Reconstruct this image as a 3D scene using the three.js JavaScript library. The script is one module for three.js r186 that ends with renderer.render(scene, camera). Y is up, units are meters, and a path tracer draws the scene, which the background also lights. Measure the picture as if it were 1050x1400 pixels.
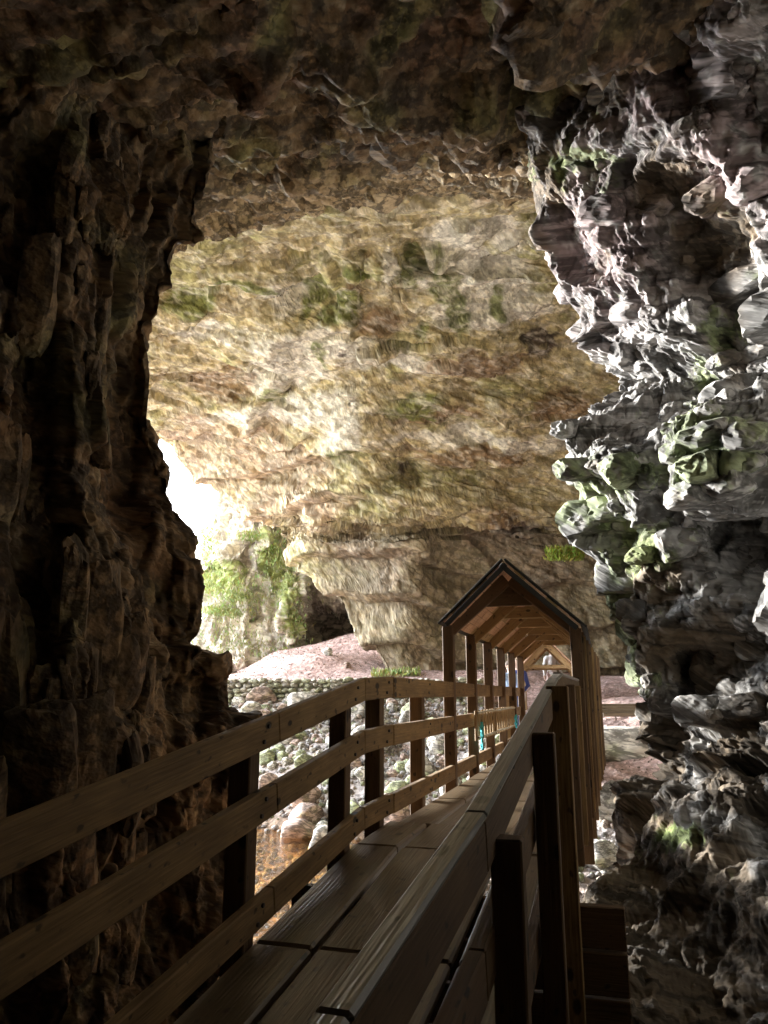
import * as THREE from 'three';
import { mergeGeometries, mergeVertices, toCreasedNormals } from 'three/addons/utils/BufferGeometryUtils.js';
import { MarchingCubes } from 'three/addons/objects/MarchingCubes.js';

// ---------------------------------------------------------------- camera, sky, sun, exposure
const EYE = 3.2, F = 1050, PITCH = Math.atan(250 / 1050), CP = Math.cos(PITCH), SP = Math.sin(PITCH);
const scene = new THREE.Scene();
const camera = new THREE.PerspectiveCamera(2 * Math.atan(700 / F) * 180 / Math.PI, 0.75, 0.05, 900);
camera.position.set(0, EYE, 0);
camera.rotation.set(PITCH, 0, 0);
const renderer = new THREE.WebGLRenderer({ antialias: true });
renderer.toneMapping = THREE.LinearToneMapping;
renderer.toneMappingExposure = 12.5;
renderer.shadowMap.enabled = true;

const SUN_AZ = -50 * Math.PI / 180, SUN_EL = 12.5 * Math.PI / 180;
const sunDir = new THREE.Vector3(Math.sin(SUN_AZ) * Math.cos(SUN_EL), Math.sin(SUN_EL), -Math.cos(SUN_AZ) * Math.cos(SUN_EL));
{
  const w = 512, h = 256, data = new Float32Array(w * h * 4), dir = new THREE.Vector3();
  for (let j = 0; j < h; j++) for (let i = 0; i < w; i++) {
    const el = ((j + 0.5) / h - 0.5) * Math.PI, a = ((i + 0.5) / w - 0.5) * 2 * Math.PI;
    dir.set(Math.cos(el) * Math.cos(a), Math.sin(el), Math.cos(el) * Math.sin(a));
    const c = Math.max(0, dir.dot(sunDir)), glow = 0.9 * Math.pow(c, 6);
    const up = Math.max(0, dir.y), L = (el < -0.02 ? 0.5 : 1.0 + 0.25 * up + glow);
    const k = (j * w + i) * 4;
    data[k] = L * 0.93; data[k + 1] = L * 0.985; data[k + 2] = L * 1.07; data[k + 3] = 1;
  }
  const t = new THREE.DataTexture(data, w, h, THREE.RGBAFormat, THREE.FloatType);
  t.mapping = THREE.EquirectangularReflectionMapping; t.magFilter = THREE.LinearFilter; t.minFilter = THREE.LinearFilter;
  t.needsUpdate = true;
  scene.background = t; scene.environment = t;
}
const sun = new THREE.DirectionalLight(new THREE.Color().setRGB(1, 0.97, 0.92), 2.1);
sun.position.copy(sunDir).multiplyScalar(80).add(new THREE.Vector3(0, EYE, -15));
sun.target.position.set(0, EYE, -15);
sun.castShadow = true; sun.shadow.radius = 12; sun.shadow.mapSize.set(2048, 2048);
Object.assign(sun.shadow.camera, { left: -45, right: 45, top: 45, bottom: -45, near: 1, far: 200 });
scene.add(sun, sun.target);

// ---------------------------------------------------------------- helpers: numbers and noise
const lerp = (a, b, t) => a + (b - a) * t, clamp = (x, a = 0, b = 1) => Math.min(b, Math.max(a, x));
const sst = (a, b, x) => { const t = clamp((x - a) / (b - a)); return t * t * (3 - 2 * t); };
function rng(seed) { let s = seed >>> 0; return () => { s = (s + 0x6D2B79F5) >>> 0; let t = s; t = Math.imul(t ^ (t >>> 15), t | 1); t ^= t + Math.imul(t ^ (t >>> 7), t | 61); return ((t ^ (t >>> 14)) >>> 0) / 4294967296; }; }
function hash(x, y, z) { let h = Math.imul(x, 374761393) ^ Math.imul(y, 668265263) ^ Math.imul(z, 2147483647 - 1640531527); h = Math.imul(h ^ (h >>> 13), 1274126177); h ^= h >>> 16; return h >>> 0; }
const GR = []; { const r = rng(7); for (let i = 0; i < 256; i++) { const z = r() * 2 - 1, a = r() * 6.2832, q = Math.sqrt(1 - z * z); GR.push(q * Math.cos(a), q * Math.sin(a), z); } }
const GX = new Float64Array(256), GY = new Float64Array(256), GZ = new Float64Array(256); for (let i = 0; i < 256; i++) { GX[i] = GR[3 * i]; GY[i] = GR[3 * i + 1]; GZ[i] = GR[3 * i + 2]; }
const PT = new Uint8Array(512); { const r = rng(21), a = [...Array(256).keys()]; for (let i = 255; i > 0; i--) { const j = Math.floor(r() * (i + 1)); [a[i], a[j]] = [a[j], a[i]]; } for (let i = 0; i < 512; i++) PT[i] = a[i & 255]; }
function noise(x, y, z) {
  const X = Math.floor(x), Y = Math.floor(y), Z = Math.floor(z); x -= X; y -= Y; z -= Z;
  const u = x * x * x * (x * (x * 6 - 15) + 10), v = y * y * y * (y * (y * 6 - 15) + 10), w = z * z * z * (z * (z * 6 - 15) + 10);
  const A = PT[X & 255], B = PT[(X + 1) & 255], y0 = Y & 255, y1 = (Y + 1) & 255, z0 = Z & 255, z1 = (Z + 1) & 255;
  const AA = PT[A + y0], AB = PT[A + y1], BA = PT[B + y0], BB = PT[B + y1], x1 = x - 1, yy = y - 1, zz = z - 1;
  let h = PT[AA + z0]; const a = GX[h] * x + GY[h] * y + GZ[h] * z; h = PT[BA + z0]; const b = GX[h] * x1 + GY[h] * y + GZ[h] * z; h = PT[AB + z0]; const c = GX[h] * x + GY[h] * yy + GZ[h] * z; h = PT[BB + z0]; const d = GX[h] * x1 + GY[h] * yy + GZ[h] * z;
  h = PT[AA + z1]; const e = GX[h] * x + GY[h] * y + GZ[h] * zz; h = PT[BA + z1]; const f = GX[h] * x1 + GY[h] * y + GZ[h] * zz; h = PT[AB + z1]; const g = GX[h] * x + GY[h] * yy + GZ[h] * zz; h = PT[BB + z1]; const i = GX[h] * x1 + GY[h] * yy + GZ[h] * zz;
  const p = a + (b - a) * u, q = c + (d - c) * u, r = e + (f - e) * u, t = g + (i - g) * u, m = p + (q - p) * v, n = r + (t - r) * v;
  return (m + (n - m) * w) * 1.6;
}
function fbm(x, y, z, o = 4) { let s = 0, a = 0.5; for (let i = 0; i < o; i++) { s += a * noise(x, y, z); x = x * 2.03 + 5.1; y = y * 2.03 + 1.7; z = z * 2.03 + 9.2; a *= 0.5; } return s; }
function ridge(x, y, z, o = 3) { let s = 0, a = 0.5; for (let i = 0; i < o; i++) { s += a * (1 - 2 * Math.abs(noise(x, y, z))); x = x * 2.1 + 3.3; y = y * 2.1 + 7.7; z = z * 2.1 + 1.2; a *= 0.5; } return s; }
// broken rock: every cell of a stretched cellular pattern is a facet with its own height and tilt; neighbours meet in a short ramp
function facets(x, y, z, sx, sy, sz, tilt, crack, soft) {
  x *= sx; y *= sy; z *= sz;
  const X = Math.floor(x), Y = Math.floor(y), Z = Math.floor(z); let f1 = 9, f2 = 9, sw = 0, sh = 0;
  for (let k = -1; k <= 1; k++) for (let j = -1; j <= 1; j++) for (let i = -1; i <= 1; i++) {
    const h = hash(X + i, Y + j, Z + k);
    const dx = X + i + (h & 1023) / 1023 - x, dy = Y + j + ((h >>> 10) & 1023) / 1023 - y, dz = Z + k + ((h >>> 20) & 1023) / 1023 - z;
    const d = dx * dx + dy * dy + dz * dz; if (d > 1.6) continue;
    if (d < f1) { f2 = f1; f1 = d; } else if (d < f2) f2 = d;
    let t = 0.1 / (d + 0.03); t *= t; t *= t; t *= t; if (!soft) { t *= t; t *= t; } const g = Math.imul(h, 0x9E3779B1) >>> 0;
    const hh = (g & 1023) / 1023 - 0.5 + tilt * (((g >>> 10) & 1023) / 1023 * dx + ((g >>> 20) & 1023) / 1023 * dy - 0.5 * (dx + dy) + (((g >>> 5) & 1023) / 1023 - 0.5) * dz) * 2;
    sw += t; sh += t * hh;
  }
  return sh / (sw + 1e-60) - crack * (1 - sst(0, 0.14, Math.sqrt(f2) - Math.sqrt(f1)));
}

// splintered fine relief: sharp-edged flakes down to a centimetre
function splinter(x, y, z, f, sy) {
  const a = noise(x * f, y * f * sy, z * f), b = noise(x * f * 2.3 + 5, y * f * 2.3 * sy, z * f * 2.3), c = noise(x * f * 5.1, y * f * 5.1 * sy + 3, z * f * 5.1), e = noise(x * f * 11 + 1, y * f * 11 * sy, z * f * 11);
  const st = q => { const k = q * 2.5, i = Math.floor(k), t = k - i; return (i + sst(0.35, 0.65, t)) / 2.5; };
  return 0.5 * st(a * 1.4) + 0.28 * st(b * 1.4) - 0.26 * Math.abs(c) + 0.14 * st(e);
}

// ---------------------------------------------------------------- helpers: pixels, names, things
const V3 = (x, d, y) => new THREE.Vector3(x, y + EYE, -d);            // x right, d forward, y above eye level, in metres
function at(px, py, d) { const cx = px - 525, cy = 700 - py, k = d / (F * CP - cy * SP); return V3(cx * k, d, (cy * CP + F * SP) * k); }
const taken = {};
function numbered(n) { const c = taken[n] = (taken[n] ?? -1) + 1; return c ? `${n}_${String(c).padStart(3, '0')}` : n; }
function tag(o, label, category, group, kind) { Object.assign(o.userData, { label, category }); if (group) o.userData.group = group; if (kind) o.userData.kind = kind; return o; }
function add(name, geo, mat, parent) {
  const m = new THREE.Mesh(geo, mat); m.castShadow = m.receiveShadow = true;
  if (parent) { m.name = name; parent.add(m); } else { m.name = numbered(name); scene.add(m); }
  return m;
}
function structure(name, geo, mat, label) { const m = add(name, geo, mat); m.userData.kind = 'structure'; if (label) { m.userData.label = label; m.userData.category = 'rock'; } return m; }
function thing(name, label, category, group) { const o = new THREE.Group(); o.name = numbered(name); scene.add(o); return tag(o, label, category, group); }
const C = (r, g, b) => new THREE.Color().setRGB(r, g, b);
function curve(pts) { return x => { if (x <= pts[0][0]) return pts[0][1]; for (let i = 1; i < pts.length; i++) if (x <= pts[i][0]) { const t = (x - pts[i - 1][0]) / (pts[i][0] - pts[i - 1][0]); return lerp(pts[i - 1][1], pts[i][1], t); } return pts[pts.length - 1][1]; }; }

// ---------------------------------------------------------------- textures
function tex(w, h, fn, srgb) {
  const d = new Uint8Array(w * h * 4);
  for (let j = 0; j < h; j++) for (let i = 0; i < w; i++) { const c = fn(i / w, j / h), k = (j * w + i) * 4; d[k] = clamp(c[0]) * 255; d[k + 1] = clamp(c[1]) * 255; d[k + 2] = clamp(c[2]) * 255; d[k + 3] = 255; }
  const t = new THREE.DataTexture(d, w, h); t.wrapS = t.wrapT = THREE.RepeatWrapping; t.magFilter = THREE.LinearFilter; t.minFilter = THREE.LinearMipmapLinearFilter; t.generateMipmaps = true; if (srgb) t.colorSpace = THREE.SRGBColorSpace; t.needsUpdate = true; return t;
}
// seamless noise on a torus of four dimensions would be costly: blend across the border instead
const seam = (f) => (u, v) => { const a = sst(0.85, 1, u), b = sst(0.85, 1, v); return lerp(lerp(f(u, v), f(u - 1, v), a), lerp(f(u, v - 1), f(u - 1, v - 1), a), b); };
const gritN = seam((u, v) => 0.5 + 0.42 * fbm(u * 22, v * 22, 1.5, 5) + 0.22 * ridge(u * 14, v * 14, 8.5, 3));
const gritTex = tex(512, 512, (u, v) => { const g = gritN(u, v); return [g, g, g]; });
const speckN = seam((u, v) => 0.86 + 0.75 * fbm(u * 26, v * 26, 4.5, 5) - 0.55 * sst(0.30, 0.5, ridge(u * 9, v * 9, 2.5, 3)) + 0.4 * sst(0.12, 0.4, fbm(u * 55, v * 55, 7, 2)));
const speckData = new Float32Array(512 * 512); for (let j = 0; j < 512; j++) for (let i = 0; i < 512; i++) speckData[j * 512 + i] = speckN(i / 512, j / 512);
const speckOf = (lo) => tex(512, 512, (u, v) => { const g = clamp(lo + (1 - lo) * (clamp(speckData[Math.round(v * 512) * 512 + Math.round(u * 512)], 0.28, 1) - 0.28) / 0.72); return [g, g * 0.985, g * 0.965]; });
const speckTex = speckOf(0.28), speckSoft = speckOf(0.52);
function woodTex(base, dark, seed) {
  const r = rng(seed), knots = []; for (let i = 0; i < 9; i++) knots.push([r(), r(), 0.008 + r() * 0.012]);
  const col = seam((u, v) => u), f = (u, v) => {
    let vv = v; let kn = 0;
    for (const [a, b, s] of knots) { let du = u - a, dv = v - b; du -= Math.round(du); dv -= Math.round(dv); const q = Math.exp(-(du * du / (s * s * 1.2) + dv * dv / (s * s * 7))); vv += q * 0.05 * Math.sign(dv || 1); kn = Math.max(kn, sst(0.35, 0.75, q)); }
    const g = 0.5 + 0.5 * noise(u * 5, vv * 46, seed), fine = noise(u * 22, vv * 160, seed + 4), st = fbm(u * 6, v * 4, seed + 9, 4), spot = sst(0.28, 0.45, fbm(u * 30, v * 11, seed + 3, 3));
    return [clamp(0.35 * g + 0.22 * fine + 0.5 * st + 0.35), kn, spot];
  };
  const wrap = (u, v) => { const a = sst(0.9, 1, u), b = sst(0.9, 1, v), p = f(u, v); if (a + b === 0) return p; const q = f(u - 1, v), s = f(u, v - 1), t = f(u - 1, v - 1); return p.map((x, i) => lerp(lerp(x, q[i], a), lerp(s[i], t[i], a), b)); };
  return tex(1024, 256, (u, v) => { const [g, k, s] = wrap(u, v); return base.map((b, i) => lerp(lerp(dark[i], b, g), dark[i] * 0.45, Math.max(k * 0.85, s * 0.65))); }, true);
}
const woodBump = tex(512, 256, (u, v) => { const g = seam((a, b) => 0.5 + 0.3 * noise(a * 5, b * 46, 3) + 0.2 * noise(a * 18, b * 120, 5))(u, v); return [g, g, g]; });
const wood = (b, d, s, rough = 0.8) => new THREE.MeshStandardMaterial({ map: woodTex(b, d, s), bumpMap: woodBump, bumpScale: 0.004, roughness: rough });
const M = {
  rail: wood([0.64, 0.52, 0.34], [0.33, 0.25, 0.15], 11),
  post: wood([0.46, 0.36, 0.25], [0.26, 0.19, 0.12], 23),
  deck: wood([0.52, 0.45, 0.35], [0.27, 0.22, 0.16], 37, 0.36),
  pale: wood([0.70, 0.60, 0.43], [0.45, 0.36, 0.24], 41),
  litRailTop: wood([0.56, 0.54, 0.51], [0.32, 0.30, 0.27], 61, 0.3),  // worn grey, paler for light painted onto the rail top
  roof: wood([0.86, 0.72, 0.60], [0.62, 0.48, 0.39], 53),
  felt: new THREE.MeshStandardMaterial({ color: C(0.03, 0.028, 0.026), roughness: 0.9, bumpMap: gritTex, bumpScale: 0.004 }),
};
const rockMat = (rough = 0.92, bump = 0.03, gain = 1.18, map = speckTex) => new THREE.MeshStandardMaterial({ vertexColors: true, color: C(gain, gain, gain), map, roughness: rough, bumpMap: gritTex, bumpScale: bump });

// ---------------------------------------------------------------- cave surfaces
// a patch: base(u,v) -> [position, px, py]; disp(p, px, py) metres into the cave; col(p, px, py, out)
function patch(nu, nv, base, disp, fine, col, uvScale = 0.5, R = 6, even, roof) {
  const n = nu * nv, P = new Float32Array(n * 3), Q = new Float32Array(n * 2), N = new Float32Array(n * 3), p = new THREE.Vector3(); let s = 0;
  // even: spread the samples of each line by length on the surface, so that steep places are not starved
  const lines = [], len = even ? (even.axis === 'u' ? nv : nu) : 0, K = 260;
  for (let l = 0; l < len; l++) {
    const c = [0], q = l / (len - 1); let prev = null;
    for (let k = 0; k <= K; k++) { const t = k / K, b = even.axis === 'u' ? base(t, q)[0] : base(q, t)[0]; if (prev) c.push(c[k - 1] + prev.distanceTo(b) * even.weight(t)); prev = b; }
    const tot = c[K], row = new Float64Array(K + 1); for (let k = 0; k <= K; k++) c[k] = lerp(k / K, c[k] / tot, even.mix);
    let m = 0; for (let k = 0; k <= K; k++) { const want = k / K; while (m < K - 1 && c[m + 1] < want) m++; row[k] = (m + clamp((want - c[m]) / (c[m + 1] - c[m] + 1e-9))) / K; } lines.push(row);
  }
  const look = (l, t) => { let s0 = 0, n0 = 0; for (let a = -6; a <= 6; a += 3) { const r = lines[Math.min(len - 1, Math.max(0, l + a))], x = t * K, i = Math.min(K - 1, Math.floor(x)); s0 += lerp(r[i], r[i + 1], x - i); n0++; } return s0 / n0; };
  for (let j = 0; j < nv; j++) for (let i = 0; i < nu; i++) { let uu = i / (nu - 1), vv = j / (nv - 1); if (even) { if (even.axis === 'u') uu = look(j, uu); else vv = look(i, vv); } const k = j * nu + i, [b, x, y] = base(uu, vv); P[3 * k] = b.x; P[3 * k + 1] = b.y; P[3 * k + 2] = b.z; Q[2 * k] = x; Q[2 * k + 1] = y; }
  function normals(R) {
    let flip = 0;
    for (let j = 0; j < nv; j++) for (let i = 0; i < nu; i++) {
      const k = j * nu + i, a = j * nu + Math.max(0, i - R), b = j * nu + Math.min(nu - 1, i + R), c = Math.max(0, j - R) * nu + i, d = Math.min(nv - 1, j + R) * nu + i;
      const ux = P[3 * b] - P[3 * a], uy = P[3 * b + 1] - P[3 * a + 1], uz = P[3 * b + 2] - P[3 * a + 2], vx = P[3 * d] - P[3 * c], vy = P[3 * d + 1] - P[3 * c + 1], vz = P[3 * d + 2] - P[3 * c + 2];
      const x = uy * vz - uz * vy, y = uz * vx - ux * vz, z = ux * vy - uy * vx, l = Math.hypot(x, y, z) || 1;
      N[3 * k] = x / l; N[3 * k + 1] = y / l; N[3 * k + 2] = z / l; flip += (-x * P[3 * k] + y * (EYE - P[3 * k + 1]) - z * P[3 * k + 2]) / l > 0 ? 1 : -1;
    }
    if (!s) s = flip >= 0 ? 1 : -1;
  }
  const push = f => { for (let k = 0; k < n; k++) { p.set(P[3 * k], P[3 * k + 1], P[3 * k + 2]); const d = f(p, Q[2 * k], Q[2 * k + 1]) * s; P[3 * k] += N[3 * k] * d; P[3 * k + 1] += N[3 * k + 1] * d; P[3 * k + 2] += N[3 * k + 2] * d; } };
  normals(R); push(disp); if (fine) { normals(3); push(fine); }
  const colr = new Float32Array(n * 3), uv = new Float32Array(n * 2), out = [0, 0, 0];
  for (let k = 0; k < n; k++) { p.set(P[3 * k], P[3 * k + 1], P[3 * k + 2]); col(p, Q[2 * k], Q[2 * k + 1], out); colr[3 * k] = out[0]; colr[3 * k + 1] = out[1]; colr[3 * k + 2] = out[2]; uv[2 * k] = (roof ? p.x : p.x * 0.35 - p.z * 0.9) * uvScale; uv[2 * k + 1] = (roof ? -0.8 * (p.z + p.y) : p.y + 0.15 * p.x) * uvScale; }
  const idx = new Uint32Array((nu - 1) * (nv - 1) * 6); let q = 0;
  for (let j = 0; j < nv - 1; j++) for (let i = 0; i < nu - 1; i++) { const a = j * nu + i, b = a + 1, c = a + nu, d = c + 1; if (s > 0) { idx[q++] = a; idx[q++] = b; idx[q++] = d; idx[q++] = a; idx[q++] = d; idx[q++] = c; } else { idx[q++] = a; idx[q++] = d; idx[q++] = b; idx[q++] = a; idx[q++] = c; idx[q++] = d; } }
  const g = new THREE.BufferGeometry();
  g.setAttribute('position', new THREE.BufferAttribute(P, 3)); g.setAttribute('color', new THREE.BufferAttribute(colr, 3)); g.setAttribute('uv', new THREE.BufferAttribute(uv, 2)); g.setIndex(new THREE.BufferAttribute(idx, 1)); g.computeVertexNormals(); g.userData.q = Q; g.userData.s = s;
  return g;
}
// angular blocks of the same bedrock standing out of a wall, joined to its mesh
function withBlocks(host, count, seed, size, aspect, tilt, yaw, deep, accept, col, uvScale = 0.5, detail = 6) {
  const ico = mergeVertices((() => { const q = new THREE.IcosahedronGeometry(1, detail); q.deleteAttribute('uv'); q.deleteAttribute('normal'); return q; })()), ip = ico.attributes.position, ii = ico.index.array, nv = ip.count;
  const HP = host.attributes.position, HN = host.attributes.normal, Q = host.userData.q, r = rng(seed), pos = [], cl = [], uv = [], idx = [], out = [0, 0, 0], m = new THREE.Matrix4(), v = new THREE.Vector3(), d = new THREE.Vector3(), e = new THREE.Euler(); let made = 0, tries = 0;
  while (made < count && tries++ < count * 60) {
    const k = Math.floor(r() * HP.count), px = Q[2 * k], py = Q[2 * k + 1]; if (!accept(px, py, r)) continue;
    const sc = size[0] + (size[1] - size[0]) * Math.pow(r(), 2.4), ax = sc * aspect[0] * (0.7 + 0.6 * r()), ay = sc * aspect[1] * (0.7 + 0.6 * r()), az = sc * aspect[2] * (0.7 + 0.6 * r());
    const planes = []; for (const [a, b, c] of [[1, 0, 0], [-1, 0, 0], [0, 1, 0], [0, -1, 0], [0, 0, 1], [0, 0, -1]]) planes.push([a + (r() - 0.5) * 0.3, b + (r() - 0.5) * 0.3, c + (r() - 0.5) * 0.3, 0.66 + 0.14 * r()]); for (let i = 0; i < 7; i++) { d.set(r() - 0.5, r() - 0.5, r() - 0.5).normalize(); planes.push([d.x, d.y, d.z, 0.72 + 0.25 * r()]); }
    e.set((r() - 0.5) * tilt, yaw + (r() - 0.5) * 0.7 + (r() < 0.5 ? 0 : Math.PI / 2), (r() - 0.5) * tilt + 0.12); m.makeRotationFromEuler(e);
    const nx = HN.getX(k), ny = HN.getY(k), nz = HN.getZ(k), sink = deep * Math.min(ax, ay, az) * (0.6 + 0.5 * r()), cx = HP.getX(k) - nx * sink, cy = HP.getY(k) - ny * sink, cz = HP.getZ(k) - nz * sink, o = pos.length / 3, sd = r() * 90;
    for (let i = 0; i < nv; i++) {
      v.fromBufferAttribute(ip, i); let q = 1; for (const p of planes) { const t = v.x * p[0] + v.y * p[1] + v.z * p[2]; if (t * q > p[3]) q = p[3] / t; }
      q *= 1 + 0.05 * noise(v.x * 2.2 + sd, v.y * 2.2, v.z * 2.2) + 0.035 * noise(v.x * 6 + sd, v.y * 6, v.z * 6) + 0.02 * noise(v.x * 13, v.y * 13 + sd, v.z * 13);
      { const w = 0.02 * splinter(v.x * ax + sd, v.y * ay, v.z * az, 9, 1); q *= 1 + w / sc; } v.set(v.x * q * ax, v.y * q * ay, v.z * q * az).applyMatrix4(m); v.x += cx; v.y += cy; v.z += cz; pos.push(v.x, v.y, v.z); col(v, px, py, out); cl.push(out[0], out[1], out[2]); uv.push((v.x * 0.8 - v.z * 0.6) * uvScale, (v.y + 0.55 * v.z + 0.35 * v.x) * uvScale);
    }
    for (const i of ii) idx.push(o + i); made++;
  }
  const g = new THREE.BufferGeometry(); g.setAttribute('position', new THREE.Float32BufferAttribute(pos, 3)); g.setAttribute('color', new THREE.Float32BufferAttribute(cl, 3)); g.setAttribute('uv', new THREE.Float32BufferAttribute(uv, 2)); g.setIndex(idx); g.computeVertexNormals();
  const h = host.clone(); h.userData = {}; g.deleteAttribute('normal'); const c = mergeVertices(toCreasedNormals(g, 0.42)); return mergeGeometries([h, c]);
}
// ragged: stains, growth and painted shade keep an uneven outline of their own
const ragged = (p, f, ax, ay) => [ax * (noise(p.x * f, p.y * f, p.z * f) + 0.5 * noise(p.x * f * 3, p.y * f * 3, p.z * f * 3)), ay * (noise(p.x * f + 31, p.y * f, p.z * f) + 0.5 * noise(p.x * f * 3 + 17, p.y * f * 3, p.z * f * 3))];
const mix = (o, c, t) => { o[0] = lerp(o[0], c[0], t); o[1] = lerp(o[1], c[1], t); o[2] = lerp(o[2], c[2], t); };
const blobAmount = (px, py, b) => Math.exp(-(((px - b[0]) / b[2]) ** 2 + ((py - b[1]) / b[3]) ** 2));
const bumpSum = (list, px, py) => { let s = 0; for (const b of list) { const dx = (px - b[0]) / b[2], dy = (py - b[1]) / b[3]; const q = dx * dx + dy * dy; if (q < 9) s += b[4] * Math.exp(-q * q * 0.5 - q * 0.25); } return s; };

// left wall of the passage
{
  const sil = curve([[-200, 375], [0, 352], [100, 328], [200, 302], [290, 280], [325, 270], [340, 250], [370, 238], [440, 228], [560, 223], [680, 220], [700, 240], [735, 260], [790, 262], [800, 266], [880, 271], [890, 306], [918, 304], [940, 296], [975, 297], [985, 322], [1000, 336], [1060, 330], [1200, 312], [1400, 300], [1700, 290]]);
  const bumps = [[290, 905, 26, 22, 0.2], [255, 840, 30, 90, 0.12], [240, 650, 26, 60, 0.05], [60, 90, 70, 60, 0.25], [30, 280, 40, 70, -0.4], [100, 60, 24, 50, -0.3], [150, 900, 60, 120, 0.15], [70, 760, 40, 80, -0.2], [170, 640, 40, 120, -0.15], [150, 1050, 150, 60, 0.25], [330, 1000, 40, 16, 0.1]];
  const base = (u, v) => {
    const py = lerp(-220, 1750, v), s0 = sil(py);
    let px, d; const dS = 6.6 - 0.5 * sst(1000, 1500, py);
    if (u > 0.84) { const t = (u - 0.84) / 0.16; px = s0 - t * t * 340; d = dS + 0.25 * t + 4.2 * t * t; }
    else { const t = u / 0.84; px = lerp(-420, s0, t); const near = curve([[-420, 3.7], [0, 4.9], [120, 5.5], [220, 6.2]])(px); d = Math.min(dS, lerp(near, dS, sst(0.86, 1, t))); }
    d -= bumpSum(bumps, px, py) * (u > 0.84 ? 0 : 1);
    return [at(px, py, d), px, py];
  };
  const disp = (p) => {
    const wx = p.x + 0.25 * noise(p.x, p.y * 0.6, p.z) + 0.14 * (p.y - EYE), wy = p.y + 0.3 * noise(p.x + 7, p.y, p.z), wz = p.z + 0.25 * noise(p.x, p.y * 0.6, p.z + 11);
    return 0.30 * facets(wx, wy, wz, 1.5, 0.5, 1.5, 0.8, 0.08, 1) + 0.13 * facets(wx + 3, wy, wz, 3.6, 1.15, 3.6, 0.8, 0.15, 1);
  };
  const fine = p => 0.05 * facets(p.x, p.y + 9, p.z, 7.5, 2.6, 7.5, 0.8, 0.3) + 0.022 * facets(p.x + 5, p.y, p.z, 17, 6, 17, 0.8, 0.35) + 0.028 * splinter(p.x, p.y, p.z, 7, 0.45);
  const col = (p, px, py, o) => {
    const n = fbm(p.x * 2.2, p.y * 0.9, p.z * 2.2, 4), m = fbm(p.x * 9, p.y * 4, p.z * 9, 3), w = fbm(p.x * 0.9 + 4, p.y * 0.7, p.z, 3);
    o[0] = 0.17; o[1] = 0.108; o[2] = 0.052;
    mix(o, [0.11, 0.068, 0.036], sst(-0.05, 0.35, n)); mix(o, [0.30, 0.22, 0.13], sst(0.12, 0.4, m) * 0.8); mix(o, [0.20, 0.105, 0.045], sst(0.05, 0.35, w) * 0.7); mix(o, [0.16, 0.17, 0.07], sst(0.1, 0.4, fbm(p.x + 20, p.y, p.z, 3)) * 0.5);
    const k = 0.85 + 0.5 * fbm(p.x * 24, p.y * 14, p.z * 24, 2); o[0] *= k; o[1] *= k; o[2] *= k;
  };
  structure('cave_wall_left', withBlocks(patch(300, 580, base, disp, fine, col, 0.5, 14, { axis: 'u', mix: 0.6, weight: t => t > 0.86 ? 0.3 : 1 }), 190, 5, [0.09, 0.32], [0.8, 1.8, 0.6], 0.3, 0.5, 0.45, (px, py) => px > -60 && px < 195 && py > -60 && py < 1300, col), rockMat(0.9, 0.05), 'dark brown fractured rock wall with upright ribs beside the ramp');
}

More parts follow.
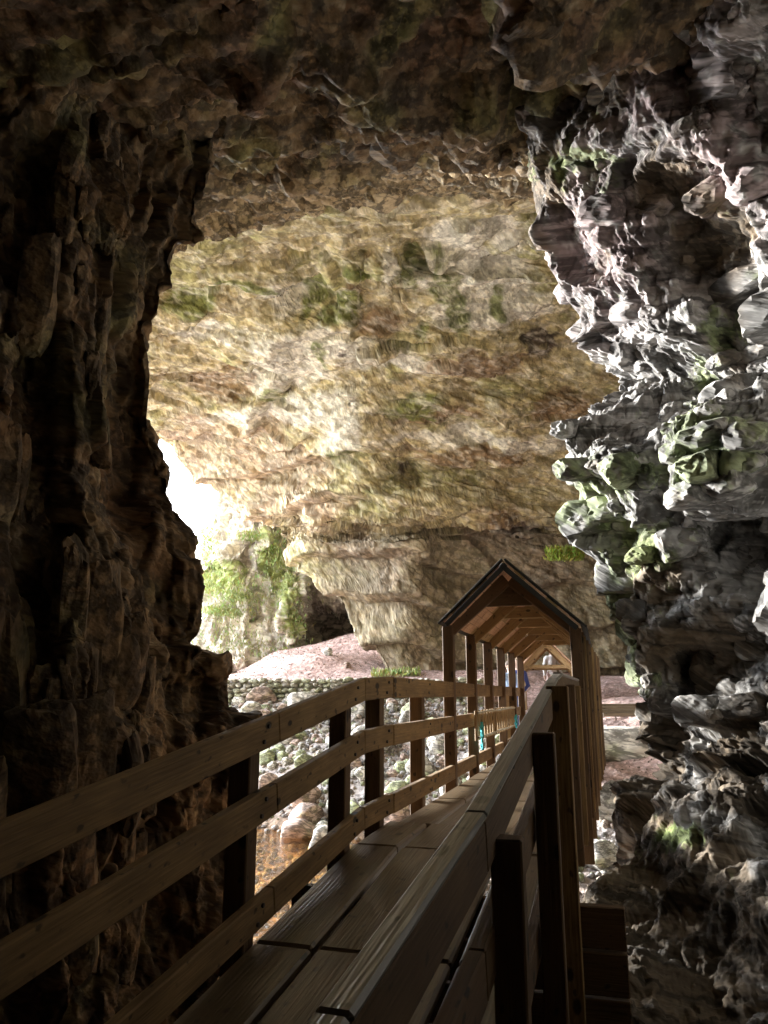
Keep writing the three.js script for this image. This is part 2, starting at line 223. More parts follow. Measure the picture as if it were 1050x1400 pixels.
// right wall of the passage
{
  const sil = curve([[-250, 750], [0, 740], [100, 742], [190, 716], [225, 706], [300, 728], [380, 768], [470, 806], [500, 846], [515, 858], [560, 822], [592, 780], [602, 768], [648, 770], [668, 792], [690, 800], [712, 784], [735, 786], [790, 832], [900, 842], [930, 852], [960, 868], [980, 886], [1010, 892], [1060, 902], [1078, 886], [1092, 864], [1130, 854], [1165, 854], [1200, 834], [1240, 812], [1330, 775], [1450, 740], [1750, 700]]);
  const dsil = curve([[-250, 5.4], [0, 6.0], [200, 7.0], [400, 7.7], [520, 7.8], [600, 7.0], [650, 6.9], [700, 7.3], [800, 7.7], [960, 7.5], [1060, 7.3], [1160, 6.8], [1260, 6.1], [1400, 5.3], [1750, 4.6]]);
  const bumps = [ // px, py, rx, ry, metres towards the viewer
    [832, 612, 64, 44, 0.7], [870, 690, 24, 30, 0.3], [905, 655, 45, 60, 0.15], [1010, 600, 90, 70, 0.55], [1030, 730, 70, 45, -0.9], [830, 740, 40, 20, -0.35], [900, 800, 18, 18, 0.22], [840, 830, 12, 110, 0.18], [868, 860, 14, 120, -0.25], [930, 860, 60, 34, 0.3], [980, 910, 75, 55, -0.85], [905, 900, 26, 60, 0.25], [960, 985, 45, 26, 0.45], [1010, 1000, 60, 60, -0.1], [905, 1030, 30, 50, -0.25],
    [955, 1100, 40, 30, 0.25], [920, 1150, 46, 34, 0.35], [990, 1160, 60, 90, 0.2], [900, 1230, 60, 50, -0.3], [1000, 1330, 90, 70, -0.2],
    [770, 190, 60, 26, 0.4], [900, 175, 110, 40, 0.45], [800, 235, 60, 22, -0.25], [940, 255, 60, 50, -0.55], [960, 340, 55, 60, -0.45], [850, 300, 60, 60, 0.2], [820, 420, 50, 60, 0.25], [760, 110, 40, 40, -0.4], [870, 60, 55, 90, 0.45], [950, 80, 40, 70, -0.3], [1020, 60, 30, 80, 0.4], [1040, 240, 18, 70, 0.4], [930, 440, 40, 70, 0.2], [905, 540, 60, 40, 0.1], [1010, 440, 40, 50, -0.3], [800, 80, 40, 50, -0.2]];
  const base = (u, v) => {
    const py = lerp(-260, 1760, v), s0 = sil(py), dS = dsil(py); let px, d;
    if (u < 0.2) { const t = 1 - u / 0.2; px = s0 + 14 * t + t * t * 210; d = dS + 0.2 * t + 7.5 * t * t; }
    else { const t = (u - 0.2) / 0.8; px = lerp(s0, 1330, t); const dR = curve([[-250, 3.0], [200, 3.9], [700, 4.1], [1100, 3.9], [1400, 3.3], [1750, 2.8]])(py); d = lerp(dS, dR, Math.pow(t, 0.85) * (0.9 + 0.1 * t)); d -= 0.45 * bumpSum(bumps, px, py) * sst(0, 0.08, t); }
    return [at(px, py, d), px, py];
  };
  const disp = (p, px, py) => {
    const low = sst(980, 1120, py), up = 1 - sst(420, 560, py);
    const wx = p.x + 0.25 * noise(p.x * 1.3, p.y * 1.3, p.z * 1.3), wy = p.y + 0.22 * noise(p.x * 1.2 + 7, p.y * 1.2, p.z * 1.2), wz = p.z + 0.25 * noise(p.x, p.y, p.z + 11);
    const sy = lerp(1.5, 0.95, Math.max(low * 1.6, up));
    return 0.30 * facets(wx, wy, wz, 1.3, sy * 0.9, 1.3, 0.6, 0.04, 1) + 0.11 * facets(wx + 3, wy, wz, 2.7, sy * 2.1, 2.7, 0.6, 0.1, 1);
  };
  const fine = (p, px, py) => { const sy = lerp(1.2, 0.8, Math.max(sst(980, 1120, py), 0.7 * (1 - sst(420, 560, py)))); return 0.034 * facets(p.x, p.y + 9, p.z, 6, sy * 5, 6, 0.7, 0.3) + 0.016 * facets(p.x + 5, p.y, p.z, 15, sy * 12, 15, 0.8, 0.4) + 0.02 * splinter(p.x, p.y, p.z, 7, sy * 0.8) + 0.012 * fbm(p.x * 14, p.y * 12, p.z * 14, 3); };
  const green = [[835, 840, 22, 120], [960, 520, 22, 40], [990, 450, 22, 40], [930, 1150, 45, 22], [775, 225, 60, 22], [800, 690, 60, 60], [870, 650, 70, 30], [860, 935, 40, 20], [990, 620, 60, 30], [880, 740, 50, 40]];
  const brown = [[820, 90, 60, 60], [930, 250, 70, 60], [960, 330, 60, 50], [740, 240, 40, 60], [960, 900, 90, 60], [870, 1010, 60, 60], [900, 780, 40, 60], [720, 60, 40, 90], [890, 1080, 60, 80], [980, 1240, 120, 120], [860, 1250, 70, 120], [1020, 1050, 60, 90], [900, 1380, 200, 90]];  // brown rock; the lower entries also paint in the shade there
  const lilac = [[880, 80, 160, 130], [820, 330, 110, 120], [1010, 200, 80, 120]];
  const col = (p, px, py, o) => {
    const n = fbm(p.x * 1.8, p.y * 1.5, p.z * 1.8, 4), m = fbm(p.x * 8, p.y * 6, p.z * 8, 4), w = fbm(p.x * 1.1 + 4, p.y * 1.1, p.z, 3), f = fbm(p.x * 26, p.y * 18, p.z * 26, 2);
    { const [a, b] = ragged(p, 1.8, 20, 20); px += a; py += b; }
    o[0] = 0.37; o[1] = 0.365; o[2] = 0.355;
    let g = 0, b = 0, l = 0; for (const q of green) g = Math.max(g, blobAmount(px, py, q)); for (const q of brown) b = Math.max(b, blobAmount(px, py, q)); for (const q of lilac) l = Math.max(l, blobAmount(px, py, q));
    mix(o, [0.35, 0.28, 0.28], clamp(l * 1.2)); mix(o, [0.62, 0.62, 0.60], sst(0.02, 0.35, m) * 0.75); mix(o, [0.16, 0.12, 0.08], sst(0.08, 0.42, n + 0.1 * f) * 0.8);
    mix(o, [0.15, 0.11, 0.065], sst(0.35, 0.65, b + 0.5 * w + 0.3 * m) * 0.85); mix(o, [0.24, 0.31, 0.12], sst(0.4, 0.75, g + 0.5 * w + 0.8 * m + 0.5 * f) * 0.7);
    mix(o, [0.2, 0.27, 0.08], sst(0.4, 0.7, blobAmount(px, py, [930, 1150, 45, 20]) + 0.3 * m) * 0.8);
    mix(o, [0.10, 0.08, 0.055], sst(0.2, 0.34, fbm(p.x * 6 + 9, p.y * 4, p.z * 6, 3)) * 0.7);
    const k = 0.9 + 0.55 * f; o[0] *= k; o[1] *= k; o[2] *= k;
  };
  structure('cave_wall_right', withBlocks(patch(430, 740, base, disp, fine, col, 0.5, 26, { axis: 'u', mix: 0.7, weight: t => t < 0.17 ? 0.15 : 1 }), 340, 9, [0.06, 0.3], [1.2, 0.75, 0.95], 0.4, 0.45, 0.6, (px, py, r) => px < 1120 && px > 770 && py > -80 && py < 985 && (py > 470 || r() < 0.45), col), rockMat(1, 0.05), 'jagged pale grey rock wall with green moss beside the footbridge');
}

// low roof of the passage, ending in a lip above the great chamber
{
  const H = curve([[-8, 2.2], [0, 2.9], [4.3, 4.62], [6.5, 5.75], [8.0, 6.5], [9.5, 7.38], [11, 8.3], [12.5, 9.2], [13.6, 9.95], [14.6, 11]]);
  const hollows = [[600, 60, 90, 60, -0.55], [700, 150, 16, 18, -0.6], [480, 30, 120, 40, -0.3], [400, 120, 60, 30, -0.2], [560, 150, 60, 30, 0.2], [660, 170, 40, 40, 0.2], [350, 60, 40, 60, 0.2]];
  const base = (u, v) => {
    const d = lerp(-6, 14.4, Math.pow(v, 0.85)), x = lerp(-5.5, 8, u) + 0.22 * Math.max(0, d - 2) * (u - 0.4);
    const y = H(d) - 0.10 * Math.pow(Math.max(0, Math.abs(x - 0.6 - 0.12 * d) - 1.6), 1.6) + 0.25 * noise(x * 0.5, d * 0.5, 3) + 0.55 * noise(x * 0.33, 7, 1) * sst(7, 10, d);
    const yc = y * CP - d * SP, zc = d * CP + y * SP, px = zc > 0.5 ? 525 + F * x / zc : -9999, py = zc > 0.5 ? 700 - F * yc / zc : -9999;
    return [V3(x, d, y), px, py];
  };
  const disp = (p, px, py) => {
    const wx = p.x + 0.3 * noise(p.x, p.y, p.z), wy = p.y, wz = p.z + 0.3 * noise(p.x + 9, p.y, p.z);
    return bumpSum(hollows, px, py) + 0.32 * facets(wx, wy, wz, 0.8, 0.8, 1.4, 0.6, 0.05, 1) + 0.15 * facets(wx + 4, wy, wz, 1.7, 1.7, 3.0, 0.7, 0.1, 1);
  };
  const fine = p => 0.07 * facets(p.x, p.y, p.z, 4, 4, 6, 0.8, 0.3) + 0.03 * facets(p.x, p.y, p.z + 5, 10, 10, 13, 0.8, 0.35) + 0.11 * splinter(p.x, p.y, p.z * 1.5, 3, 1) + 0.05 * ridge(p.x * 2.5, p.y * 3, p.z * 5, 3);
  const col = (p, px, py, o) => {
    const n = fbm(p.x * 1.6, p.y * 1.6, p.z * 2.6, 4), m = fbm(p.x * 7, p.y * 7, p.z * 12, 4), w = fbm(p.x * 0.8 + 4, p.y, p.z * 0.8, 3);
    o[0] = 0.165; o[1] = 0.11; o[2] = 0.056;
    mix(o, [0.09, 0.06, 0.035], sst(-0.02, 0.35, n)); mix(o, [0.30, 0.25, 0.17], sst(0.16, 0.4, m) * 0.8); mix(o, [0.20, 0.11, 0.07], sst(0.05, 0.3, w) * 0.6); mix(o, [0.24, 0.25, 0.09], sst(0.0, 0.3, fbm(p.x + 30, p.y, p.z, 3)) * 0.5); mix(o, [0.40, 0.31, 0.18], sst(6.8, 11, -p.z + 3 * n + 2 * w) * 0.85);  // last mix paints the roof lighter towards the lip, for daylight there
    const k = 0.9 + 0.5 * fbm(p.x * 22, p.y * 22, p.z * 30, 2); o[0] *= k; o[1] *= k; o[2] *= k;
  };
  structure('cave_ceiling', withBlocks(patch(320, 440, base, disp, fine, col, 0.5, 16, null, true), 110, 15, [0.1, 0.4], [1.2, 0.6, 0.8], 0.4, 0.3, 0.6, (px, py) => px > 200 && px < 820 && py > -150 && py < 280, col), rockMat(0.9, 0.05), 'dark low rock ceiling of the passage with a ragged lip');
}

// the great chamber: vaulted ceiling running down into the far wall
{
  const prof = curve([[150, 11.2], [255, 13.2], [345, 16.9], [372, 17.4], [392, 17.7], [405, 18.6], [440, 19.4], [500, 21], [545, 22.2], [600, 24], [650, 25.2], [700, 26], [712, 26.1], [720, 26.9], [800, 27.4], [915, 28], [1010, 28.4]]);
  const left = curve([[150, 11.2], [255, 13.4], [350, 16.5], [382, 17.8], [392, 18.9], [420, 20], [500, 23.4], [560, 26.5], [600, 29.2], [640, 31], [700, 32]]);
  const low = curve([[60, 500], [150, 566], [226, 615], [262, 640], [286, 662], [306, 674], [340, 700], [372, 722], [388, 745], [402, 772], [440, 802], [470, 832], [500, 872], [525, 908], [560, 950], [620, 985], [1300, 985]]);
  const bumps = [[330, 400, 60, 14, 0.5], [260, 400, 50, 14, -0.5], [530, 375, 26, 40, 0.6], [430, 400, 40, 40, -0.7], [470, 390, 22, 60, 0.5], [600, 345, 30, 20, -0.5], [640, 330, 40, 20, 0.6], [650, 430, 110, 40, 0.3], [310, 520, 90, 26, -0.6], [380, 470, 120, 16, 0.4], [600, 480, 160, 18, 0.4], [680, 560, 130, 14, 0.4], [560, 650, 16, 14, -0.9], [600, 690, 160, 16, 0.5], [660, 740, 130, 26, 0.3], [490, 760, 50, 40, -0.6], [540, 800, 40, 90, 0.6], [640, 820, 50, 90, -0.5], [760, 480, 60, 40, -0.4], [420, 690, 40, 18, 0.4], [580, 850, 40, 80, 0.4]];
  const base = (u, v) => {
    const px = lerp(40, 1250, u), b = low(px); let py, extra = 0;
    if (v > 0.93) { const t = (v - 0.93) / 0.07; py = b - 4 * t - 46 * t * t; extra = 0.3 * t + 3.2 * t * t; } else py = lerp(150, b, v / 0.93);
    const a = sst(520, 230, px) ; let d = lerp(prof(Math.min(py, 985)), left(py), a);
    if (v > 0.93) d = lerp(prof(Math.min(b, 985)), left(b), a) + extra;
    d += 2.2 * sst(850, 1250, px) * 0 - bumpSum(bumps, px, py) * (v > 0.93 ? 0 : 1);
    return [at(px, py, d), px, py];
  };
  const disp = (p, px, py) => {
    const wall = sst(700, 740, py);
    const wx = p.x + 0.8 * noise(p.x * 0.35, p.y * 0.35, p.z * 0.35), wy = p.y + 0.5 * noise(p.x * 0.3 + 7, p.y * 0.3, p.z * 0.3), wz = p.z + 0.6 * noise(p.x * 0.4, p.y * 0.4, p.z * 0.4 + 11);
    const sl = 0.25 * wx, q = p.y * 0.62 + 0.06 * p.x + 0.55 * noise(p.x * 0.16, p.y * 0.2, p.z * 0.16) + 0.12 * noise(p.x * 0.7, 3, p.z * 0.7), fr = q - Math.floor(q), bed = (fr < 0.86 ? fr / 0.86 : (1 - fr) / 0.14) - 0.5; // beds dip to the right on the left-hand side
    return (0.45 + 0.3 * noise(p.x * 0.2, 9, p.z * 0.2)) * -bed + 0.42 * facets(wx, wy, wz, 0.2, 0.5, 0.4, 0.6, 0.02, 1) + 0.26 * facets(wx + 3, wy + sl, wz, 0.36, lerp(1.2, 0.4, wall), 0.8, 0.7, 0.08);
  };
  const fine = (p, px, py) => { const wall = sst(700, 740, py), sl = 0.3 * p.x, y = p.y + sl, k = 1 - 0.35 * sst(420, 300, py); return k * (0.11 * facets(p.x, y, p.z + 9, 0.65, lerp(2.2, 1, wall), 1.5, 0.8, 0.25) + 0.05 * facets(p.x, y + 4, p.z, 1.5, lerp(4.4, 2.4, wall), 3.2, 0.8, 0.35) + 0.09 * splinter(p.x * 0.6, y, p.z, 1.6, lerp(2.4, 0.6, wall)) + 0.06 * ridge(p.x * 0.7, y * 3.4, p.z * 2, 3)); };
  const moss = [[425, 405, 16, 34], [470, 420, 30, 22], [490, 375, 22, 10], [340, 388, 50, 8], [260, 410, 36, 22], [590, 350, 14, 14], [560, 380, 18, 26], [610, 400, 30, 24], [575, 460, 12, 14], [440, 490, 8, 26], [378, 540, 14, 14], [630, 430, 20, 30], [690, 420, 12, 20], [570, 560, 50, 14], [470, 620, 30, 8]];
  const pale = [[560, 500, 120, 12], [400, 560, 120, 14], [650, 600, 140, 10], [300, 450, 70, 12], [530, 370, 12, 26], [390, 400, 30, 28], [620, 330, 40, 24], [680, 320, 40, 30], [700, 420, 70, 26], [640, 430, 70, 22], [430, 470, 90, 26], [390, 510, 60, 40], [475, 580, 34, 50], [640, 380, 90, 36]];
  const rust = [[310, 520, 70, 26], [480, 410, 18, 26], [520, 440, 40, 26], [650, 500, 90, 26], [600, 570, 80, 14], [490, 750, 46, 36], [680, 730, 60, 50], [740, 790, 60, 60], [540, 780, 30, 50], [770, 560, 60, 30], [640, 620, 120, 14]];
  const pink = [[300, 590, 90, 50], [270, 640, 50, 40], [360, 640, 90, 60], [420, 700, 60, 30], [680, 230, 60, 30], [340, 720, 40, 60]];
  const dark = [[557, 648, 14, 14], [575, 478, 7, 8], [465, 485, 8, 6], [740, 470, 22, 26], [700, 720, 60, 20], [720, 830, 40, 60]];
  const most = (list, px, py) => { let g = 0; for (const q of list) g = Math.max(g, blobAmount(px, py, q)); return g; };
  const col = (p, px, py, o) => {
    const n = fbm(p.x * 0.6, p.y * 1.1, p.z * 0.9, 4), m = fbm(p.x * 2.2, p.y * 4.5, p.z * 3.4, 4), w = fbm(p.x * 0.45 + 4, p.y * 0.7, p.z * 0.5, 3), f = fbm(p.x * 9, p.y * 14, p.z * 12, 2);
    { const [a, b] = ragged(p, 0.7, 15, 12); px += a; py += b; }
    const vein = ridge(p.x * 1.1, (p.y + 0.25 * p.x) * 4.2, p.z * 2.4, 3), scratch = ridge(p.x * 2.6 + 3, (p.y + 0.3 * p.x) * 9, p.z * 6, 2), br = 0.55 * m + 0.35 * n + 0.25 * f;
    o[0] = 0.52; o[1] = 0.44; o[2] = 0.235;
    mix(o, [0.58, 0.52, 0.36], sst(0.0, 0.36, m) * 0.7); mix(o, [0.28, 0.20, 0.095], sst(0.04, 0.38, n + 0.14 * f) * 0.7); mix(o, [0.30, 0.31, 0.11], sst(0.0, 0.28, w + 0.3 * m) * 0.6);
    mix(o, [0.50, 0.36, 0.28], sst(0.3, 0.75, most(pink, px, py) + 0.5 * n) * 0.55); mix(o, [0.80, 0.77, 0.66], sst(0.25, 0.6, most(pale, px, py) + 0.6 * br) * 0.85);
    mix(o, [0.25, 0.155, 0.08], sst(0.42, 0.72, most(rust, px, py) + 0.7 * br) * 0.85); mix(o, [0.17, 0.20, 0.05], sst(0.3, 0.6, most(moss, px, py) + 0.6 * br) * 0.85); mix(o, [0.07, 0.05, 0.045], sst(0.5, 0.75, most(dark, px, py) + br) * 0.9);
    mix(o, [0.80, 0.75, 0.62], sst(0.42, 0.7, vein + 0.15 * f) * 0.45); mix(o, [0.22, 0.16, 0.09], sst(0.5, 0.78, scratch) * 0.4);
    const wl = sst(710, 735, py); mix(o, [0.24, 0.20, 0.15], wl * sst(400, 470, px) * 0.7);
    const k = 0.92 + 0.7 * f; o[0] *= k; o[1] *= k; o[2] *= k;
  };
  structure('chamber_vault', patch(560, 570, base, disp, fine, col, 0.3, 14, { axis: 'v', mix: 0.5, weight: t => t > 0.94 ? 0.3 : 1 }, true), rockMat(0.95, 0.06, 1.2, speckSoft), 'ochre and olive vaulted rock roof and far wall of the great chamber');
}

// cliff outside the mouth, and the dark recess behind the vault's foot
{
  const top = curve([[120, 800], [255, 796], [268, 770], [284, 745], [292, 700], [303, 672], [330, 655], [480, 600]]);
  const bumps = [[400, 830, 18, 60, 1.2], [340, 800, 40, 90, 0.8], [300, 760, 30, 14, 0.8], [345, 735, 22, 12, 0.8], [352, 850, 8, 60, -1.2], [330, 905, 30, 20, 0.8], [290, 830, 22, 60, 0.2], [465, 856, 46, 34, -4.5], [520, 880, 50, 50, -4]];
  const base = (u, v) => {
    const px = lerp(120, 540, u), t0 = top(px); let py, d = 34.5 + 1.2 * sst(300, 200, px) ;
    if (v < 0.08) { const t = 1 - v / 0.08; py = t0 + 2 * t * t; d += 2 + 6 * t * t; } else { const t = (v - 0.08) / 0.92; py = lerp(t0, 960, t); d += 2 * Math.pow(1 - t, 2); }
    d -= bumpSum(bumps, px, py);
    return [at(px, py, d), px, py];
  };
  const disp = (p) => 0.4 * splinter(p.x, p.y, p.z, 0.9, 0.6) + 0.5 * facets(p.x, p.y, p.z, 0.5, 0.35, 0.5, 0.9, 0.1) + 0.3 * facets(p.x + 3, p.y, p.z, 1.1, 0.7, 1.1, 1, 0.2) + 0.14 * facets(p.x, p.y, p.z, 2.6, 1.4, 2.6, 1.1, 0.2) + 0.12 * fbm(p.x * 2.5, p.y * 2.5, p.z * 2.5, 4);
  const grn = [[280, 800, 40, 12], [300, 835, 40, 8], [390, 800, 26, 60], [345, 735, 20, 6], [300, 790, 50, 30], [400, 850, 12, 30], [370, 760, 20, 40], [320, 815, 30, 8]];
  const col = (p, px, py, o) => {
    const n = fbm(p.x * 0.8, p.y * 0.6, p.z, 4), m = fbm(p.x * 3, p.y * 2.5, p.z * 3, 4); let g = 0; for (const q of grn) g = Math.max(g, blobAmount(px, py, q));
    o[0] = 0.46; o[1] = 0.43; o[2] = 0.37; mix(o, [0.26, 0.23, 0.19], sst(0, 0.35, n)); mix(o, [0.62, 0.60, 0.55], sst(0.08, 0.36, m) * 0.8); mix(o, [0.20, 0.26, 0.06], sst(0.45, 0.75, g + 0.7 * m + 0.3 * n + 0.5 * fbm(p.x * 9, p.y * 9, p.z * 9, 3)) * 0.85);
    mix(o, [0.40, 0.30, 0.28], sst(320, 350, px) * sst(740, 700, py) * 0.6);
  };
  structure('sea_cliff', patch(320, 240, base, disp, null, col, 0.3), rockMat(0.95, 0.06, 1.35, speckSoft), 'fern covered grey cliff standing outside the cave mouth');
  const rb = (u, v) => { const x = lerp(-6, 6, u), y = lerp(0.5, 9, v); return [V3(x, 39.5 - 3.5 * v * v + 0.06 * (x - 1) * (x - 1) * -1, y), -999, -999]; };
  const rcol = (p, a, b, o) => { const n = fbm(p.x, p.y, p.z, 4); o[0] = 0.40; o[1] = 0.37; o[2] = 0.33; mix(o, [0.28, 0.25, 0.22], sst(-0.1, 0.3, n)); };
  structure('recess_wall', patch(120, 90, rb, disp, null, rcol, 0.3), rockMat(0.95, 0.06), 'dark back wall of the small side cave');
}

// the mass of rock around the cave (walls and roof have thickness, light enters by the mouth alone)
{
  const m = new THREE.MeshStandardMaterial({ color: C(0.22, 0.18, 0.12), roughness: 1 });
  const box = (x0, x1, d0, d1, y0, y1) => { const g = new THREE.BoxGeometry(x1 - x0, y1 - y0, d1 - d0); g.translate((x0 + x1) / 2, (y0 + y1) / 2 + EYE, -(d0 + d1) / 2); return g; };
  const parts = [
    box(-14, 34, -9, 33, 17, 21), box(8.5, 34, 30.6, 44, -5, 17), box(-3.5, 8.4, 31.5, 46, 9.2, 17), box(-5, 8.4, 41, 46, -5, 9.1),
    box(20, 34, -9, 30.5, -5, 17), box(3.3, 19.9, -9, 3.2, -5, 17), box(-14, 19.9, -12, -9.1, -5, 17), box(-14, -3.4, -9, 4.2, -5, 17), box(-30, -4.6, 4.3, 8.6, -5, 17), box(-14, 4, 8, 9.4, 9.5, 17), box(4.1, 19.9, 6.8, 9.4, 8.5, 17)];
  structure('rock_mass', mergeGeometries(parts), m);
  // ceiling of the mouth, out to the left
  const base = (u, v) => { const x = lerp(-14, -5.5, u), d = lerp(8.4, 31, v); return [V3(x, d, 15.4 - 0.02 * (x + 8) * (x + 8) - 0.6 * sst(24, 31, d) + (1 - sst(0, 0.03, u)) * 1.2), -999, -999]; };
  structure('mouth_ceiling', patch(160, 240, base, p => 0.4 * facets(p.x, p.y, p.z, 0.4, 0.6, 0.6, 0.9, 0.1) + 0.2 * fbm(p.x * 2, p.y * 2, p.z * 2, 3), null, (p, a, b, o) => { o[0] = 0.42; o[1] = 0.35; o[2] = 0.2; mix(o, [0.6, 0.55, 0.42], sst(0, 0.4, fbm(p.x, p.y, p.z, 4))); }, 0.3), rockMat(0.95, 0.06));
}

// ---------------------------------------------------------------- ground
const GP = [[-8, 22, -2.0], [-5.5, 19.5, -2.9], [-3.6, 17.6, -3.05], [-1.6, 16, -3.1], [0.5, 13.5, -3.1], [2.8, 10.7, -3.0], [4.4, 8.6, -3.0], [4, 5, -3.2], [0, 8, -3.3], [-2, 10, -3.2], [-3, 13, -3.1], [-1, 4, -3.2], [2, 2, -3.2], [-3, 6, -3.0], [0, -4, -3.1], [-4, -4, -3], [-6, 13, -2.6], [-9, 15, -2.3],
  [-1.3, 19, -1.05], [-3.2, 20, -1.2], [-4.2, 22, -0.45], [-1, 22, -0.35], [2, 20.5, -0.85], [3, 19, -0.9], [0.6, 17.8, -1.7], [2.0, 16, -2.1], [-2.8, 23.4, -0.2], [-6, 23.6, -0.2], [1, 23.2, -0.25], [-2.8, 25, 0.55], [-6, 25.2, 0.5], [0.6, 25, 0.5], [-2.7, 30, 1.55], [-5.5, 27.5, 0.7], [-1, 34, 2.75], [1, 37, 3.0], [-3.5, 34, 1.9], [1, 28, 0.85], [-8, 31, 0.6], [-12, 30, 0.2], [-7, 34, 0.9],
  [5, 23, -0.5], [6.2, 21, 0.0], [4.4, 15, -1.0], [3.7, 13, -1.4], [3.3, 11.6, -2.0], [5, 19, -0.5], [7, 25, 0.6], [4, 27.5, 0.85], [9, 20, 0.4], [7, 15, -0.5], [6, 11.5, -1.5], [12, 24, 0.9], [14, 14, 0], [3.6, 17, -0.95], [-14, 36, 0], [-20, 30, -1], [-12, 20, -1.6], [-20, 20, -2]];
function ground(x, d) {
  let s = 0, w = 0; const q = 1 / (2 * 1.25 * 1.25);
  for (const g of GP) { const r = (x - g[0]) ** 2 + (d - g[1]) ** 2, k = Math.exp(-Math.min(r * q, 60)) + 1e-5 / (1 + r * r * 0.01); s += k * g[2]; w += k; }
  let y = s / w; if (x > -10 && x < 3.4) { const k = sst(-10, -8.5, x) * sst(3.4, 2.8, x), lo = Math.min(y, -0.24), hi = Math.max(y, 0.38); if (d > 19 && d <= 25.5) y = lerp(y, lerp(lo, hi, sst(23.35, 23.6, d)), k * sst(19, 21, d) * sst(25.5, 25, d)); }
  const out = sst(-16, -60, x) + sst(42, 70, d); y = lerp(y, 0.5 + 5.5 * sst(45, 95, d) * sst(-70, -10, x) + 1.5 * fbm(x * 0.05, d * 0.05, 2, 3), clamp(out));
  return y;
}
const gravelly = (x, d) => sst(23.8, 24.8, d + 0.3 * noise(x, d, 5)) * sst(-12, -7, x) + sst(3.1, 3.9, x) * sst(12, 13.5, d);
{
  const nu = 430, nv = 470, warp = (t, a, b, c, e) => { // dense between b and c
    const k = 0.09; return t < k ? lerp(a, b, Math.pow(t / k, 0.35)) : t > 1 - k ? lerp(c, e, Math.pow((t - 1 + k) / k, 2.8)) : lerp(b, c, (t - k) / (1 - 2 * k)); };
  const pos = [], col = [], uv = [], idx = [];
  for (let j = 0; j < nv; j++) for (let i = 0; i < nu; i++) {
    const x = warp(i / (nu - 1), -400, -9, 9, 400), d = warp(j / (nv - 1), -400, 6, 36, 700), s = gravelly(x, d);
    const fine = Math.abs(x) < 20 && d < 45 && d > -8 ? 1 : 0;
    let y = ground(x, d); if (fine) y += 0.10 * fbm(x * 1.2, d * 1.2, 3, 4) + 0.05 * fbm(x * 6, d * 6, 8, 3) * (1.2 - 0.5 * s);
    pos.push(x, y + EYE, -d); uv.push(x * 0.7, d * 0.7);
    const n = fine ? fbm(x * 0.9, d * 0.9, 4, 4) : 0, m = fine ? fbm(x * 9, d * 9, 7, 3) : 0;
    const o = [0.40, 0.37, 0.36]; mix(o, [0.28, 0.24, 0.22], sst(0, 0.3, n)); mix(o, [0.44, 0.31, 0.285], clamp(s)); mix(o, [0.33, 0.22, 0.2], clamp(s) * sst(0, 0.3, n) * 0.7); mix(o, [0.46, 0.39, 0.37], sst(0.1, 0.35, m) * 0.6);
    const wet = 1 - sst(-2.75, -2.2, y); mix(o, [0.22, 0.14, 0.075], clamp(wet) * 0.85);
    const gr = clamp(sst(-38, -46, x) + sst(46, 52, d)); mix(o, [0.13, 0.17, 0.05], gr);
    const k = 0.9 + 0.4 * m; col.push(o[0] * k, o[1] * k, o[2] * k);
  }
  for (let j = 0; j < nv - 1; j++) for (let i = 0; i < nu - 1; i++) { const a = j * nu + i, c = a + nu; idx.push(a, a + 1, c + 1, a, c + 1, c); }
  const g = new THREE.BufferGeometry(); g.setAttribute('position', new THREE.Float32BufferAttribute(pos, 3)); g.setAttribute('color', new THREE.Float32BufferAttribute(col, 3)); g.setAttribute('uv', new THREE.Float32BufferAttribute(uv, 2)); g.setIndex(idx); g.computeVertexNormals();
  structure('ground', g, rockMat(0.95, 0.03, 1.4, speckSoft));
}
{ // stream
  const g = new THREE.PlaneGeometry(24, 24, 1, 1); g.rotateX(-Math.PI / 2); g.translate(-1, EYE - 2.72, -12.5);
  const uv = g.attributes.uv; for (let i = 0; i < uv.count; i++) uv.setXY(i, uv.getX(i) * 20, uv.getY(i) * 20);
  structure('stream', g, new THREE.MeshPhysicalMaterial({ color: C(0.95, 0.72, 0.42), transmission: 1, thickness: 0, ior: 1.33, roughness: 0.06, bumpMap: gritTex, bumpScale: 0.02 }));
}

